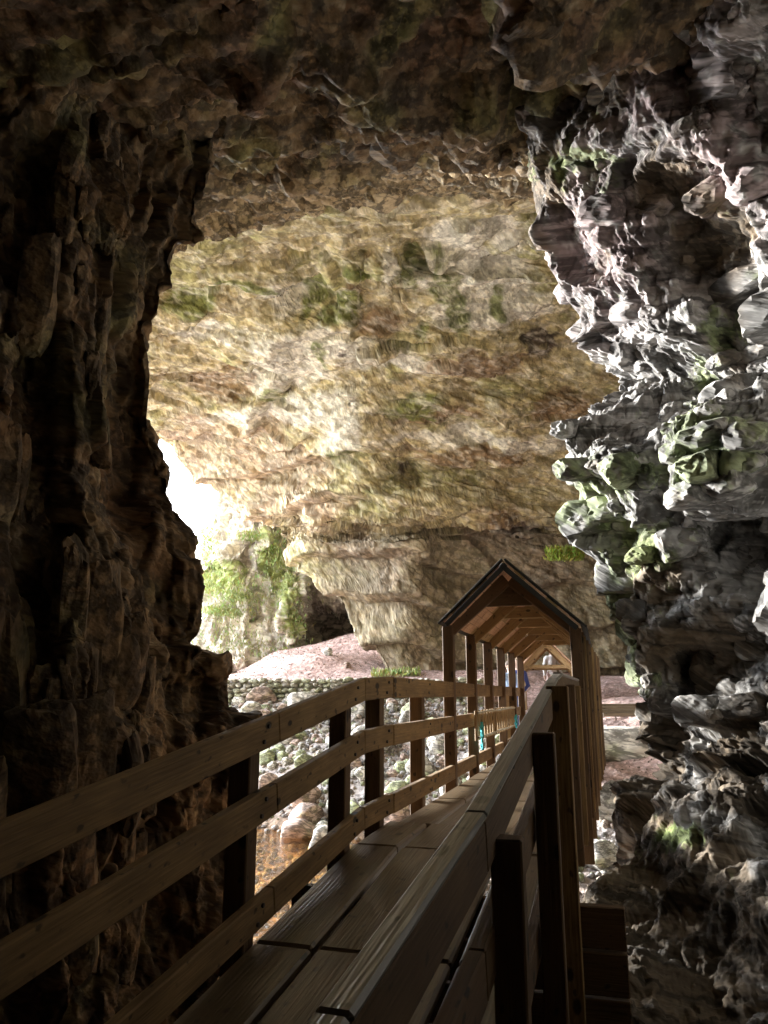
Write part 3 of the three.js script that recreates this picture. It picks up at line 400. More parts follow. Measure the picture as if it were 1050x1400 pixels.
// ---------------------------------------------------------------- stones
function stoneGeo(seed, sx, sy, sz, detail = 3) {
  const g = new THREE.IcosahedronGeometry(1, detail), p = g.attributes.position, v = new THREE.Vector3(), r = rng(seed), planes = [];
  for (let i = 0; i < 12; i++) planes.push(new THREE.Vector3(r() - 0.5, r() - 0.5, r() - 0.5).normalize().multiplyScalar(1 / (0.58 + 0.28 * r())));
  const colr = new Float32Array(p.count * 3), o = [0, 0, 0];
  for (let i = 0; i < p.count; i++) {
    v.fromBufferAttribute(p, i).normalize(); let k = 1; for (const q of planes) { const t = v.dot(q); if (t > 1) k = Math.min(k, lerp(1, 1 / t, 0.93)); }
    k *= 1 + 0.14 * fbm(v.x * 1.3 + seed, v.y * 1.3, v.z * 1.3, 3) + 0.03 * noise(v.x * 7, v.y * 7 + seed, v.z * 7);
    const n = fbm(v.x * 2.5, v.y * 2.5 + seed, v.z * 2.5, 4), m = noise(v.x * 10, v.y * 10, v.z * 10 + seed);
    o[0] = o[1] = o[2] = 1; mix(o, [0.62, 0.58, 0.52], sst(-0.1, 0.3, n)); mix(o, [0.72, 0.8, 0.5], sst(0.1, 0.4, fbm(v.x * 1.5 + 7, v.y * 1.5, v.z * 1.5 + seed, 3)) * 0.7); const f = 0.92 + 0.2 * m;
    colr.set([o[0] * f, o[1] * f, o[2] * f], i * 3); p.setXYZ(i, v.x * k * sx, v.y * k * sy, v.z * k * sz);
  }
  g.setAttribute('color', new THREE.BufferAttribute(colr, 3)); g.deleteAttribute('normal'); g.computeVertexNormals();
  // soft shading: average normals of equal directions
  const N = g.attributes.normal, map = new Map();
  for (let i = 0; i < p.count; i++) { const key = `${p.getX(i).toFixed(4)},${p.getY(i).toFixed(4)},${p.getZ(i).toFixed(4)}`; let a = map.get(key); if (!a) map.set(key, a = new THREE.Vector3()); a.x += N.getX(i); a.y += N.getY(i); a.z += N.getZ(i); }
  for (let i = 0; i < p.count; i++) { const a = map.get(`${p.getX(i).toFixed(4)},${p.getY(i).toFixed(4)},${p.getZ(i).toFixed(4)}`).clone().normalize(); N.setXYZ(i, a.x, a.y, a.z); }
  return g;
}
const stoneMat = (r, g, b) => new THREE.MeshStandardMaterial({ color: C(r * 1.35, g * 1.35, b * 1.35), vertexColors: true, map: speckTex, roughness: 0.85, bumpMap: gritTex, bumpScale: 0.01 });
const stoneGeos = [0, 1, 2, 3, 4, 5].map(i => stoneGeo(31 + i * 7, 1, 0.68 + 0.06 * (i % 3), 0.85, 6)), smallGeos = [0, 1, 2, 3].map(i => stoneGeo(91 + i * 5, 1, 0.7, 0.8, 1));
const boulderKinds = [
  [stoneMat(0.46, 0.44, 0.40), 'grey', 'rounded grey boulder lying in the stony stream bed', 'grey boulders in the stream bed'],
  [stoneMat(0.38, 0.42, 0.26), 'green', 'mossy green boulder lying in the stony stream bed', 'mossy boulders in the stream bed'],
  [stoneMat(0.47, 0.36, 0.31), 'pink', 'pinkish brown boulder lying in the stony stream bed', 'pink boulders in the stream bed'],
  [stoneMat(0.60, 0.58, 0.53), 'pale', 'pale whitish boulder lying in the stony stream bed', 'pale boulders in the stream bed']];
function boulder(x, d, r, kind, seed, sink = 0.35, label, stretch = [1, 1, 1]) {
  const q = rng(seed), k = boulderKinds[kind], m = add('boulder', stoneGeos[Math.floor(q() * 6)], k[0]);
  m.position.copy(V3(x, d, ground(x, d) + r * 0.7 * (1 - sink * 2) * stretch[1])); m.rotation.set((q() - 0.5) * 0.4, q() * 6.28, (q() - 0.5) * 0.4); m.scale.set(r * stretch[0], r * stretch[1], r * stretch[2]);
  return tag(m, label || k[2], 'boulder', label ? undefined : k[3]);
}
{
  const r = rng(5), spots = []; let n = 0;
  for (let t = 0; t < 9000 && n < 210; t++) {
    const x = -6 + r() * 10.5, d = 13 + r() * 10.2, y = ground(x, d), size = 0.13 + 0.46 * Math.pow(r(), 1.8);
    const s = (x + 1.5) * 0.788 + (d - 16) * 0.616; if (s < 0.2 || s > 5.2 || (x > 2.6 && d < 18)) continue; if (y < -2.9) continue;
    if (Math.abs(x - (0.278 * d - 0.87)) < 0.9 && d > 16) continue;
    let ok = true; for (const p of spots) if ((p[0] - x) ** 2 + (p[1] - d) ** 2 < (0.72 * (p[2] + size)) ** 2) { ok = false; break; } if (!ok) continue;
    spots.push([x, d, size]); const c = r(); boulder(x, d, size, c < 0.4 ? 0 : c < 0.62 ? 1 : c < 0.85 ? 2 : 3, 1000 + n, 0.3); n++;
  }
  boulder(-0.95, 15.4, 0.55, 3, 71, 0.28, 'white topped boulder with a dark wet foot standing at the water edge');
  boulder(-1.75, 16.6, 0.66, 2, 72, 0.44, 'large flat pinkish slab sloping to the amber water', [1.25, 0.5, 0.9]);
  boulder(4.35, 15.1, 0.9, 3, 73, 0.36, 'big smooth pale boulder beside the gravel path right of the bridge', [1.15, 0.75, 0.9]);
  boulder(3.05, 11.4, 0.36, 3, 74, 0.35, 'flat pale stone on the bank beneath the slatted side'); boulder(3.5, 11.2, 0.32, 0, 75, 0.35, 'squared grey stone on the bank below the mossy rock wall');
  boulder(3.5, 12.6, 0.5, 0, 76, 0.35, 'grey rock jutting from the bank between bridge slats and rock wall'); boulder(3.1, 13.4, 0.42, 2, 77, 0.35, 'brown rock at the edge of the gravel path beside the bridge');
  boulder(3.7, 11.9, 0.3, 2, 78, 0.3, 'small tilted brown rock wedged under the dark overhang');
  boulder(-2.1, 28.6, 0.28, 0, 79, 0.3, 'lone stone lying on the pink gravel slope'); boulder(-1.3, 27.6, 0.24, 2, 80, 0.3, 'second stone lower down on the pink gravel slope'); boulder(-6, 29.6, 0.5, 0, 81, 0.3, 'rock at the foot of the fern covered cliff');
  // pebbles that nobody could count
  const P = 16000, r2 = rng(15), mt = stoneMat(0.42, 0.4, 0.38);
  smallGeos.forEach((g, gi) => {
    const per = P / 4, im = new THREE.InstancedMesh(g, mt, per); im.name = numbered('pebbles'); im.castShadow = im.receiveShadow = true; const mm = new THREE.Matrix4(), q = new THREE.Quaternion(), e = new THREE.Euler(), c = new THREE.Color(); let k = 0;
    while (k < per) {
      const far = r2() < 0.3, x = far ? -8 + r2() * 12 : -6.5 + r2() * 12, d = far ? 24.5 + r2() * 10 : 10.5 + r2() * 14; const grav = gravelly(x, d), y = ground(x, d); if (!far && grav > 0.5 && r2() < 0.5) continue;
      const s = (grav > 0.5 ? 0.012 + 0.03 * Math.pow(r2(), 3) : 0.025 + 0.09 * Math.pow(r2(), 2)); e.set(r2() * 0.6, r2() * 6.28, r2() * 0.6); q.setFromEuler(e);
      mm.compose(V3(x, d, y + 0.1 * fbm(x * 1.2, d * 1.2, 3, 4) + s * 0.25), q, new THREE.Vector3(s, s, s)); im.setMatrixAt(k, mm);
      const t = r2(); if (grav > 0.5) c.setRGB(0.9, 0.72, 0.68); else if (t < 0.4) c.setRGB(0.9, 0.92, 1.0); else if (t < 0.7) c.setRGB(1, 0.85, 0.75); else if (t < 0.85) c.setRGB(0.8, 0.9, 0.6); else c.setRGB(1.3, 1.3, 1.3); c.multiplyScalar(0.7 + 0.5 * r2()); im.setColorAt(k, c); k++;
    }
    scene.add(tag(im, 'loose pebbles and shingle strewn over the stream banks', 'pebbles', null, 'stuff'));
  });
}
{ // dry stone retaining wall
  const w = thing('dry_stone_wall', 'low dry stone retaining wall of mossy rubble below the pink gravel', 'stone wall'), r = rng(77);
  const mats = [stoneMat(0.42, 0.43, 0.30), stoneMat(0.46, 0.44, 0.38), stoneMat(0.33, 0.33, 0.24), stoneMat(0.55, 0.52, 0.46)];
  const gs = [0, 1, 2, 3].map(i => stoneGeo(300 + i, 1, 0.8, 0.9, 2)); let n = 0;
  for (let row = 0; row < 5; row++) { let x = -7.2 + r() * 0.2; while (x < 2.8 && n < 290) { const len = 0.12 + 0.24 * r(), d = 23.25 + 0.05 * row + 0.05 * (x * 0.3) + (r() - 0.5) * 0.08; const s = add('stone', gs[n % 4], mats[Math.floor(r() * 4)], w);
    s.position.copy(V3(x + len / 2, d, -0.17 + 0.145 * row + (r() - 0.5) * 0.05)); s.scale.set(len * 0.56, 0.088 + 0.03 * r(), 0.17); s.rotation.set((r() - 0.5) * 0.9, r() * 6.28, (r() - 0.5) * 0.7); x += len * 0.93; n++; } }
  const core = new THREE.BoxGeometry(10, 0.66, 0.3, 20, 1, 1); const b = add('rubble_core', core, stoneMatPlain(), w); b.position.copy(V3(-2.2, 23.6, 0.02));
  function stoneMatPlain() { return new THREE.MeshStandardMaterial({ color: C(0.42, 0.41, 0.33), roughness: 1 }); }
}

// ---------------------------------------------------------------- plants
const leafMat = (r, g, b) => new THREE.MeshPhysicalMaterial({ color: C(r, g, b), roughness: 0.9, transmission: 0.3, thickness: 0, side: THREE.DoubleSide });
function leafGeo() { const s = new THREE.BufferGeometry(); s.setAttribute('position', new THREE.Float32BufferAttribute([0, 0, 0, 0.12, 0.5, 0.1, -0.12, 0.5, 0.1, 0, 1, -0.05], 3)); s.setIndex([0, 1, 2, 1, 3, 2]); s.computeVertexNormals(); return s; }
function leaves(name, count, spread, size, mat, label, category, seed, kind) {
  const im = new THREE.InstancedMesh(leafGeo(), mat, count), r = rng(seed), m = new THREE.Matrix4(), q = new THREE.Quaternion(), e = new THREE.Euler(), c = new THREE.Color();
  for (let k = 0; k < count; k++) { const p = spread(r); e.set((r() - 0.2) * 1.6, r() * 6.28, (r() - 0.5) * 1.4); q.setFromEuler(e); const s = size * (0.5 + r()); m.compose(p, q, new THREE.Vector3(s, s, s)); im.setMatrixAt(k, m); c.setRGB(0.7 + 0.6 * r(), 0.7 + 0.5 * r(), 0.6 + 0.5 * r()); im.setColorAt(k, c); }
  im.name = numbered(name); im.castShadow = im.receiveShadow = true; scene.add(tag(im, label, category, null, kind)); return im;
}
{
  const patches = [[285, 800, 26, 9], [300, 836, 30, 6], [330, 815, 24, 9], [390, 790, 22, 40], [345, 733, 16, 5], [375, 750, 14, 26], [400, 850, 9, 20], [310, 870, 26, 20], [280, 745, 10, 14], [350, 890, 40, 12]];
  leaves('cliff_ferns', 5200, r => { const b = patches[Math.floor(r() * patches.length)], g = () => (r() + r() + r() - 1.5) * 1.9; return at(b[0] + g() * b[2], b[1] + g() * b[3], 34.2 - 0.9 * r() + 1.3 * sst(760, 700, b[1])); }, 0.17, leafMat(0.20, 0.25, 0.08), 'green ferns and grass growing on ledges of the outside cliff', 'ferns', 3, 'stuff');
  leaves('grass_tuft', 500, r => { const x = -0.3 + (r() - 0.5) * 1.6, d = 26.6 + (r() - 0.5) * 0.8; return V3(x + 0.7, d, ground(x, d) + 0.02); }, 0.2, leafMat(0.28, 0.33, 0.12), 'tuft of grass at the foot of the far rock wall', 'grass', 4, 'stuff');
  leaves('wall_ferns', 900, r => { const t = r(); return at(748 + t * 48 + (r() - 0.5) * 6, 760 + (r() - 0.5) * 16, 25.8 - 0.5 * r()); }, 0.2, leafMat(0.30, 0.40, 0.06), 'bright green ferns hanging from the rock ledge behind the shelter roof', 'ferns', 6, 'stuff');
}

// ---------------------------------------------------------------- footbridge
const UV = rng(99);
// a board with chamfered edges: length along x, height y, thickness z, uv in metres along the grain
function boardGeo(L, H, W, c = 0.006) {
  const hx = L / 2, hy = H / 2, hz = W / 2, pos = [], uv = [], nor = [], ou = UV() * 7, ov = UV() * 3, su = 1 / 2.4, sv = 1 / 0.55;
  const put = (a, n) => { for (const p of a) { pos.push(p[0], p[1], p[2]); const ax = Math.abs(n[0]) > 0.8; nor.push(...n); uv.push((ax ? p[1] * 0.1 : p[0]) * su + ou, (Math.abs(n[1]) > 0.8 ? p[2] + 0.3 : ax ? p[2] : p[1]) * sv + ov); } };
  const quad = (a, b, d, e) => { const u = [b[0] - a[0], b[1] - a[1], b[2] - a[2]], v = [d[0] - a[0], d[1] - a[1], d[2] - a[2]]; let n = [u[1] * v[2] - u[2] * v[1], u[2] * v[0] - u[0] * v[2], u[0] * v[1] - u[1] * v[0]]; const l = Math.hypot(...n) || 1; n = n.map(x => x / l); const m = [(a[0] + d[0]), (a[1] + d[1]), (a[2] + d[2])]; if (n[0] * m[0] + n[1] * m[1] + n[2] * m[2] < 0) { n = n.map(x => -x); put([a, d, b, a, e, d], n); } else put([a, b, d, a, d, e], n); };
  for (const s of [-1, 1]) { quad([s * hx, -hy + c, -hz + c], [s * hx, hy - c, -hz + c], [s * hx, hy - c, hz - c], [s * hx, -hy + c, hz - c]); quad([-hx + c, s * hy, -hz + c], [hx - c, s * hy, -hz + c], [hx - c, s * hy, hz - c], [-hx + c, s * hy, hz - c]); quad([-hx + c, -hy + c, s * hz], [hx - c, -hy + c, s * hz], [hx - c, hy - c, s * hz], [-hx + c, hy - c, s * hz]); }
  for (const s of [-1, 1]) for (const t of [-1, 1]) {
    quad([-hx + c, s * hy, t * (hz - c)], [hx - c, s * hy, t * (hz - c)], [hx - c, s * (hy - c), t * hz], [-hx + c, s * (hy - c), t * hz]);
    quad([s * hx, -hy + c, t * (hz - c)], [s * hx, hy - c, t * (hz - c)], [s * (hx - c), hy - c, t * hz], [s * (hx - c), -hy + c, t * hz]);
    quad([s * hx, t * (hy - c), -hz + c], [s * hx, t * (hy - c), hz - c], [s * (hx - c), t * hy, hz - c], [s * (hx - c), t * hy, -hz + c]);
    for (const u of [-1, 1]) quad([s * hx, t * (hy - c), u * (hz - c)], [s * (hx - c), t * hy, u * (hz - c)], [s * (hx - c), t * (hy - c), u * hz], [s * (hx - c), t * (hy - c), u * hz]);
  }
  const g = new THREE.BufferGeometry(); g.setAttribute('position', new THREE.Float32BufferAttribute(pos, 3)); g.setAttribute('normal', new THREE.Float32BufferAttribute(nor, 3)); g.setAttribute('uv', new THREE.Float32BufferAttribute(uv, 2)); return g;
}
const UP = new THREE.Vector3(0, 1, 0);
function beam(parent, name, A, B, H, W, mat, up = UP, c = 0.006) { // from A to B along its middle; H across "up", W across the side
  const x = B.clone().sub(A), L = x.length(); x.normalize(); const z = new THREE.Vector3().crossVectors(x, up).normalize(), y = new THREE.Vector3().crossVectors(z, x);
  const m = add(name, boardGeo(L, H, W, c), mat, parent); m.quaternion.setFromRotationMatrix(new THREE.Matrix4().makeBasis(x, y, z)); m.position.copy(A).add(B).multiplyScalar(0.5); return m;
}
const bridge = thing('footbridge', 'timber footbridge with three rail sides, plank deck and roofed far end', 'footbridge');
const BR = rng(123), jit = s => (BR() - 0.5) * s;
const TA = 0.278, dirF = new THREE.Vector3(TA, 0, -1).normalize(), sideF = new THREE.Vector3(1, 0, TA).normalize();   // far span: direction and its right-hand side
const Lf = d => TA * d - 1.489, Rf = d => 0.2996 * d - 0.45;           // inner faces of the far rails
const YR = 0.125, DECK = -0.88;                                     // far rail top and deck, from eye level
const leftN = [[-2.45, -2.0, -1.06], [-1.065, 2.28, -0.354], [-0.512, 3.92, -0.085], [-0.118, 5.09, 0.107], [0.068, 5.62, 0.128]];
const rightN = [[-1.03, -1.3, -0.93], [-0.109, 1.36, -0.504], [0.232, 2.335, -0.345], [1.03, 4.94, 0.08], [1.13, 5.25, 0.115]];
const N3 = n => V3(n[0], n[1], n[2]);
const off = (v, s, dy) => v.clone().addScaledVector(sideF, s).add(new THREE.Vector3(0, dy, 0));
// rails: top edge given, inner face given
const railDrop = [0, 0.33, 0.79], railH = [0.145, 0.14, 0.13];
function railRun(nodes, side) {
  for (let i = 0; i + 1 < nodes.length; i++) for (let k = 0; k < 3; k++) { const a = N3(nodes[i]), b = N3(nodes[i + 1]); const w = k === 0 && side > 0 ? 0.06 : 0.05; beam(bridge, 'rail', off(a, side * w / 2, -railDrop[k] - railH[k] / 2), off(b, side * w / 2, -railDrop[k] - railH[k] / 2).addScaledVector(b.clone().sub(a).normalize(), -0.004), railH[k], w, side > 0 ? M.post : M.rail); }  // darker wood on the right-hand rails paints in their shaded side
  if (side > 0) for (let i = 0; i + 1 < nodes.length; i++) { const a = N3(nodes[i]), b = N3(nodes[i + 1]); beam(bridge, 'painted_lit_cap', off(a, 0.03, 0.012), off(b, 0.03, 0.012).addScaledVector(b.clone().sub(a).normalize(), -0.003), 0.022, 0.066, M.litRailTop, UP, 0.008); }  // added strip of worn grey wood, pale to paint in the lit top

}
railRun(leftN, -1); railRun(rightN, 1);
const farNodes = (X, ds) => ds.map(d => [X(d), d, YR]);
railRun(farNodes(Lf, [5.62, 7.9, 10.45, 12.95, 14.2]), -1); railRun(farNodes(Rf, [5.25, 7.57, 10.1, 12.6, 13.85]), 1);
function post(p, top, bottom, w, mat = M.post, name = 'post', wy = w) { return beam(bridge, name, p.clone().setY(EYE + bottom), p.clone().setY(EYE + top), w, wy, mat, dirF); }
// posts outside the left rails
for (const [d, w] of [[0.6, 0.11], [2.2, 0.11], [3.78, 0.11], [4.93, 0.11]]) { const f = curve(leftN.map(n => [n[1], n[0]])), y = curve(leftN.map(n => [n[1], n[2]])); post(off(V3(f(d), d, 0), -0.05 - w / 2, 0), y(d) - 0.05, y(d) - 1.35, w); }
for (const d of [5.5, 6.75]) post(off(V3(Lf(d), d, 0), -0.11, 0), YR - 0.05, -1.45, 0.11);
{ // bolts through the left rails
  const steel = new THREE.MeshStandardMaterial({ color: C(0.06, 0.05, 0.045), roughness: 0.5, metalness: 0.7 }), bg = new THREE.CylinderGeometry(0.011, 0.011, 0.012, 6); bg.rotateZ(Math.PI / 2);
  const lx = curve([...leftN, ...farNodes(Lf, [7.9, 14.2])].map(n => [n[1], n[0]])), ly = curve([...leftN, ...farNodes(Lf, [7.9, 14.2])].map(n => [n[1], n[2]]));
  for (const d of [2.2, 3.78, 4.93, 5.5, 6.75]) for (let k = 0; k < 3; k++) for (const e of [-1, 1]) { const m = add('bolt', bg, steel, bridge); m.position.copy(off(V3(lx(d + 0.02 * e), d + 0.02 * e, ly(d) - railDrop[k] - railH[k] / 2 + e * 0.035), 0.004, 0)); m.rotation.y = -Math.atan(TA); }
}
// posts outside the right rails of the ramp
post(V3(0.375, 2.5, 0), -0.42, -2.9, 0.095, M.post); post(V3(0.70, 3.5, 0), -0.16, -3.0, 0.095, M.post); post(off(V3(-0.35, 0.6, 0), 0.13, 0), -0.62, -3, 0.105, M.post);
// upright boards along the right side of the far span
{ const ds = [4.5, 4.98, 5.7, 6.6]; for (let d = 7.25; d < 14; d += 0.62) ds.push(d);
  ds.forEach((d, i) => post(V3(0.2996 * d - 0.365 + jit(0.015), d, 0), d > 7.4 ? 0.62 : 0.06 + jit(0.03), i < 1 ? -3.0 : -1.16 + jit(0.05), 0.05, i % 3 ? M.post : M.rail, 'side_board', i < 1 ? 0.125 : 0.07 + jit(0.02))); }
// light boards along the left side of the far end
for (let i = 0; i < 12; i++) { const d = 12.2 + i * 0.17; post(off(V3(Lf(d), d, 0), -0.075, 0), 0.0 + jit(0.03), -1.3, 0.12, M.pale, 'side_board', 0.025); }
// deck boards, laid lengthwise in bays
function bay(a, b, c, e, drop, n) { // a,b: left edge from-to; c,e: right edge from-to (rail-top points)
  for (let i = 0; i < n; i++) { const t = (i + 0.5) / n, A = a.clone().lerp(c, t), B = b.clone().lerp(e, t), w = a.distanceTo(c) / n - 0.034, l = B.clone().sub(A).normalize(); A.y -= drop + 0.025 + BR() * 0.008; B.y -= drop + 0.025 + BR() * 0.008; A.addScaledVector(l, 0.006); B.addScaledVector(l, -0.006); beam(bridge, 'deck_board', A, B, 0.05, w, M.deck, UP, 0.012); }
}
{
  const lx = curve(leftN.map(n => [n[1], n[0]])), ly = curve(leftN.map(n => [n[1], n[2]])), rx = curve(rightN.map(n => [n[1], n[0]])), edges = [-1.6, 0.3, 2.05, 3.8, 5.0, 5.62];
  for (let i = 0; i + 1 < edges.length; i++) { const d0 = edges[i], d1 = edges[i + 1], R = d => { const q = d - 0.37, p = V3(rx(q), q, ly(d)); return p; }; bay(off(V3(lx(d0), d0, ly(d0)), -0.045, 0), off(V3(lx(d1), d1, ly(d1)), -0.045, 0), R(d0).addScaledVector(sideF, 0.02), R(d1).addScaledVector(sideF, 0.02), 0.965, 4); }
  const fe = [5.62, 6.9, 8.4, 9.9, 11.4, 12.9, 14.4, 16, 18];
  for (let i = 0; i + 1 < fe.length; i++) { const p = (X, d) => V3(X(d), d, YR); bay(p(Lf, fe[i]), p(Lf, fe[i + 1]), p(Rf, fe[i] - 0.35), p(Rf, fe[i + 1] - 0.35), 0.972, 4); }
  // bearers under the deck
  for (const [x, s] of [[Lf, 0.1], [Rf, -0.12]]) beam(bridge, 'bearer', off(V3(x(5.4), 5.4, DECK - 0.19), s, 0), off(V3(x(18), 18, DECK - 0.19), s, 0), 0.22, 0.09, M.post);
  for (const s of [0.12, 1.05]) beam(bridge, 'bearer', off(V3(lx(-1.6), -1.6, ly(-1.6) - 1.24), s, 0), off(V3(lx(5.4), 5.4, ly(5.4) - 1.24), s, 0), 0.2, 0.09, M.post);
}
// timber crib under the bend, extended across the bridge to block light
for (let i = 0; i < 9; i++) { const y = -1.22 - i * 0.225; for (const [d, n] of [[4.75, 'crib_blocker_board']]) beam(bridge, n, V3(-0.55 + 0.3 * (4.75 - d), d + 0.32, y), V3(1.3 - 0.3 * (4.75 - d), d - 0.22, y), 0.21, 0.07, M.post); }
// roofed part
const roofD = [7.92, 9.2, 10.45, 11.7, 12.95, 14.2];
{
  const mid = d => { const a = V3(Lf(d), d, 0), b = V3(Rf(d - 0.35), d - 0.35, 0); return a.add(b).multiplyScalar(0.5); };
  const half = 0.63, eave = 0.74, apex = 1.20;
  for (const d of roofD) {
    const m = mid(d), P = (s, y) => off(m, s, y);
    for (const s of [-1, 1]) { post(P(s * half, 0), eave - 0.06, -1.5, 0.11, M.post, 'roof_post'); beam(bridge, 'rafter', P(s * 0.66, eave - 0.14), P(s * 0.02, apex - 0.06), 0.13, 0.055, d < 8 ? M.post : M.pale, UP); }  // inner rafters and ties get paler wood to paint in underside light
    beam(bridge, 'collar_tie', P(-0.3, apex - 0.26), P(0.3, apex - 0.26), 0.13, 0.05, d < 8 ? M.post : M.pale).position.addScaledVector(dirF, 0.055);
    if (d < 8) beam(bridge, 'gable_board', P(-0.16, apex - 0.14), P(0.16, apex - 0.14), 0.12, 0.03, M.post).position.addScaledVector(dirF, 0.05);
  }
  const roof = new THREE.Group(); roof.name = 'roof'; bridge.add(roof);
  const start = mid(7.55), end = mid(14.5), len = start.distanceTo(end), R2 = rng(8), slope = new THREE.Vector3();
  for (const s of [-1, 1]) {
    const top = off(start, 0, apex + 0.06), foot = off(start, s < 0 ? -0.60 : 0.69, eave - 0.09 + (s < 0 ? 0.04 : -0.02)); slope.copy(foot).sub(top); const sl = slope.length(); slope.normalize(); const nrm = new THREE.Vector3().crossVectors(slope, dirF).normalize(); if (nrm.y < 0) nrm.negate();
    const rows = 7, cols = s < 0 ? 28 : 14, g = [0, 1, 2].map(() => boardGeo(len / cols - 0.008, sl / rows - 0.006, 0.018, 0.003));
    for (let r = 0; r < rows; r++) for (let c = 0; c < cols; c++) { const m = add('shingle', g[Math.floor(R2() * 3)], R2() < 0.75 ? M.roof : M.pale, roof); m.quaternion.setFromRotationMatrix(new THREE.Matrix4().makeBasis(dirF, slope.clone().multiplyScalar(1), new THREE.Vector3().crossVectors(dirF, slope))); m.position.copy(top).addScaledVector(slope, (r + 0.5) * sl / rows).addScaledVector(dirF, (c + 0.5) * len / cols).addScaledVector(nrm, (R2() - 0.5) * 0.008); }
    const cov = beam(roof, 'felt_cover', top.clone().addScaledVector(slope, sl / 2 + 0.02).addScaledVector(nrm, 0.028), top.clone().addScaledVector(slope, sl / 2 + 0.02).addScaledVector(nrm, 0.028).addScaledVector(dirF, len), sl + 0.06, 0.02, M.felt, slope, 0.003);
    beam(roof, 'barge_board', top.clone().addScaledVector(nrm, -0.04).addScaledVector(dirF, -0.014), foot.clone().addScaledVector(nrm, -0.04).addScaledVector(dirF, -0.014), 0.05, 0.025, M.felt, nrm);
  }
}
// second roofed frame where the path leaves the far bank
{
  const g = thing('timber_shelter', 'small gabled timber shelter in the path beyond the covered bridge', 'shelter');
  for (const [d, X] of [[21.6, 4.5], [23, 4.8]]) { const m = V3(X, d, 0), P = (s, y) => off(m, s, y); for (const s of [-1, 1]) { beam(g, 'post', P(s * 0.7, -0.9), P(s * 0.7, 0.7), 0.12, 0.12, M.pale, dirF); beam(g, 'rafter', P(s * 0.85, 0.5), P(s * 0.02, 1.36), 0.15, 0.06, M.pale); } beam(g, 'tie_beam', P(-0.6, 0.76), P(0.6, 0.76), 0.1, 0.05, M.pale).position.addScaledVector(dirF, 0.06); }
  for (const s of [-1, 1]) beam(g, 'roof_panel', off(V3(4.47, 21.4, 0), s * 0.48, 1.03), off(V3(4.87, 23.3, 0), s * 0.48, 1.03), 1.35, 0.03, M.roof, new THREE.Vector3(1, 0, 0).multiplyScalar(s).add(new THREE.Vector3(0, -1.04, 0)));
  for (let i = 0; i < 9; i++) beam(g, 'side_board', off(V3(3.55 + i * 0.02, 19.6 + i * 0.24, 0), -0.15, -0.95), off(V3(3.55 + i * 0.02, 19.6 + i * 0.24, 0), -0.15, 0.0), 0.14, 0.03, M.pale, dirF);
}
{ // pale plank steps on the path to the right
  const s = thing('plank_steps', 'pale wooden plank steps on the gravel path behind the big boulder', 'steps');
  for (let i = 0; i < 4; i++) { const d = 17.3 + i * 0.32; beam(s, 'plank', V3(4.75 + i * 0.06, d, -0.42 + i * 0.06), V3(5.85 + i * 0.06, d - 0.1, -0.42 + i * 0.06), 0.08, 0.3, M.deck); }
}
{ // rope ladder hanging on the left middle rail
  const g = thing('slatted_rope_screen', 'row of short wooden slats strung on turquoise rope over the rail', 'rope screen');
  const rope = new THREE.MeshStandardMaterial({ color: C(0.05, 0.42, 0.46), roughness: 0.8 }), cord = new THREE.MeshStandardMaterial({ color: C(0.55, 0.52, 0.42), roughness: 0.9 });
  const d0 = 8.9, d1 = 12.6, pt = (t, y) => off(V3(Lf(lerp(d0, d1, t)), lerp(d0, d1, t), 0), 0.045, y);
  for (let i = 0; i < 17; i++) { const t = i / 16; beam(g, 'slat', pt(t, -0.17), pt(t, -0.50), 0.10, 0.022, M.pale, dirF); }
  const tube = (pts, r, mat, n) => add(n, new THREE.TubeGeometry(new THREE.CatmullRomCurve3(pts), 24, r, 6), mat, g);
  tube([0, 0.25, 0.5, 0.75, 1].map((t, i) => pt(t, -0.2 + (i % 2) * 0.008).addScaledVector(sideF, 0.02)), 0.012, cord, 'cord'); tube([0, 0.25, 0.5, 0.75, 1].map((t, i) => pt(t, -0.46 - (i % 2) * 0.01).addScaledVector(sideF, 0.02)), 0.012, cord, 'cord');
  const rr = rng(4); for (const [t, len] of [[0.03, 0.3], [0.97, 0.2]]) for (let k = 0; k < 4; k++) { const pts = []; for (let i = 0; i < 7; i++) pts.push(pt(t, -0.3 - len * i / 6).addScaledVector(sideF, 0.03 + 0.03 * rr()).addScaledVector(dirF, (rr() - 0.5) * 0.09)); tube(pts, 0.009, rope, 'rope_tassel'); }
}

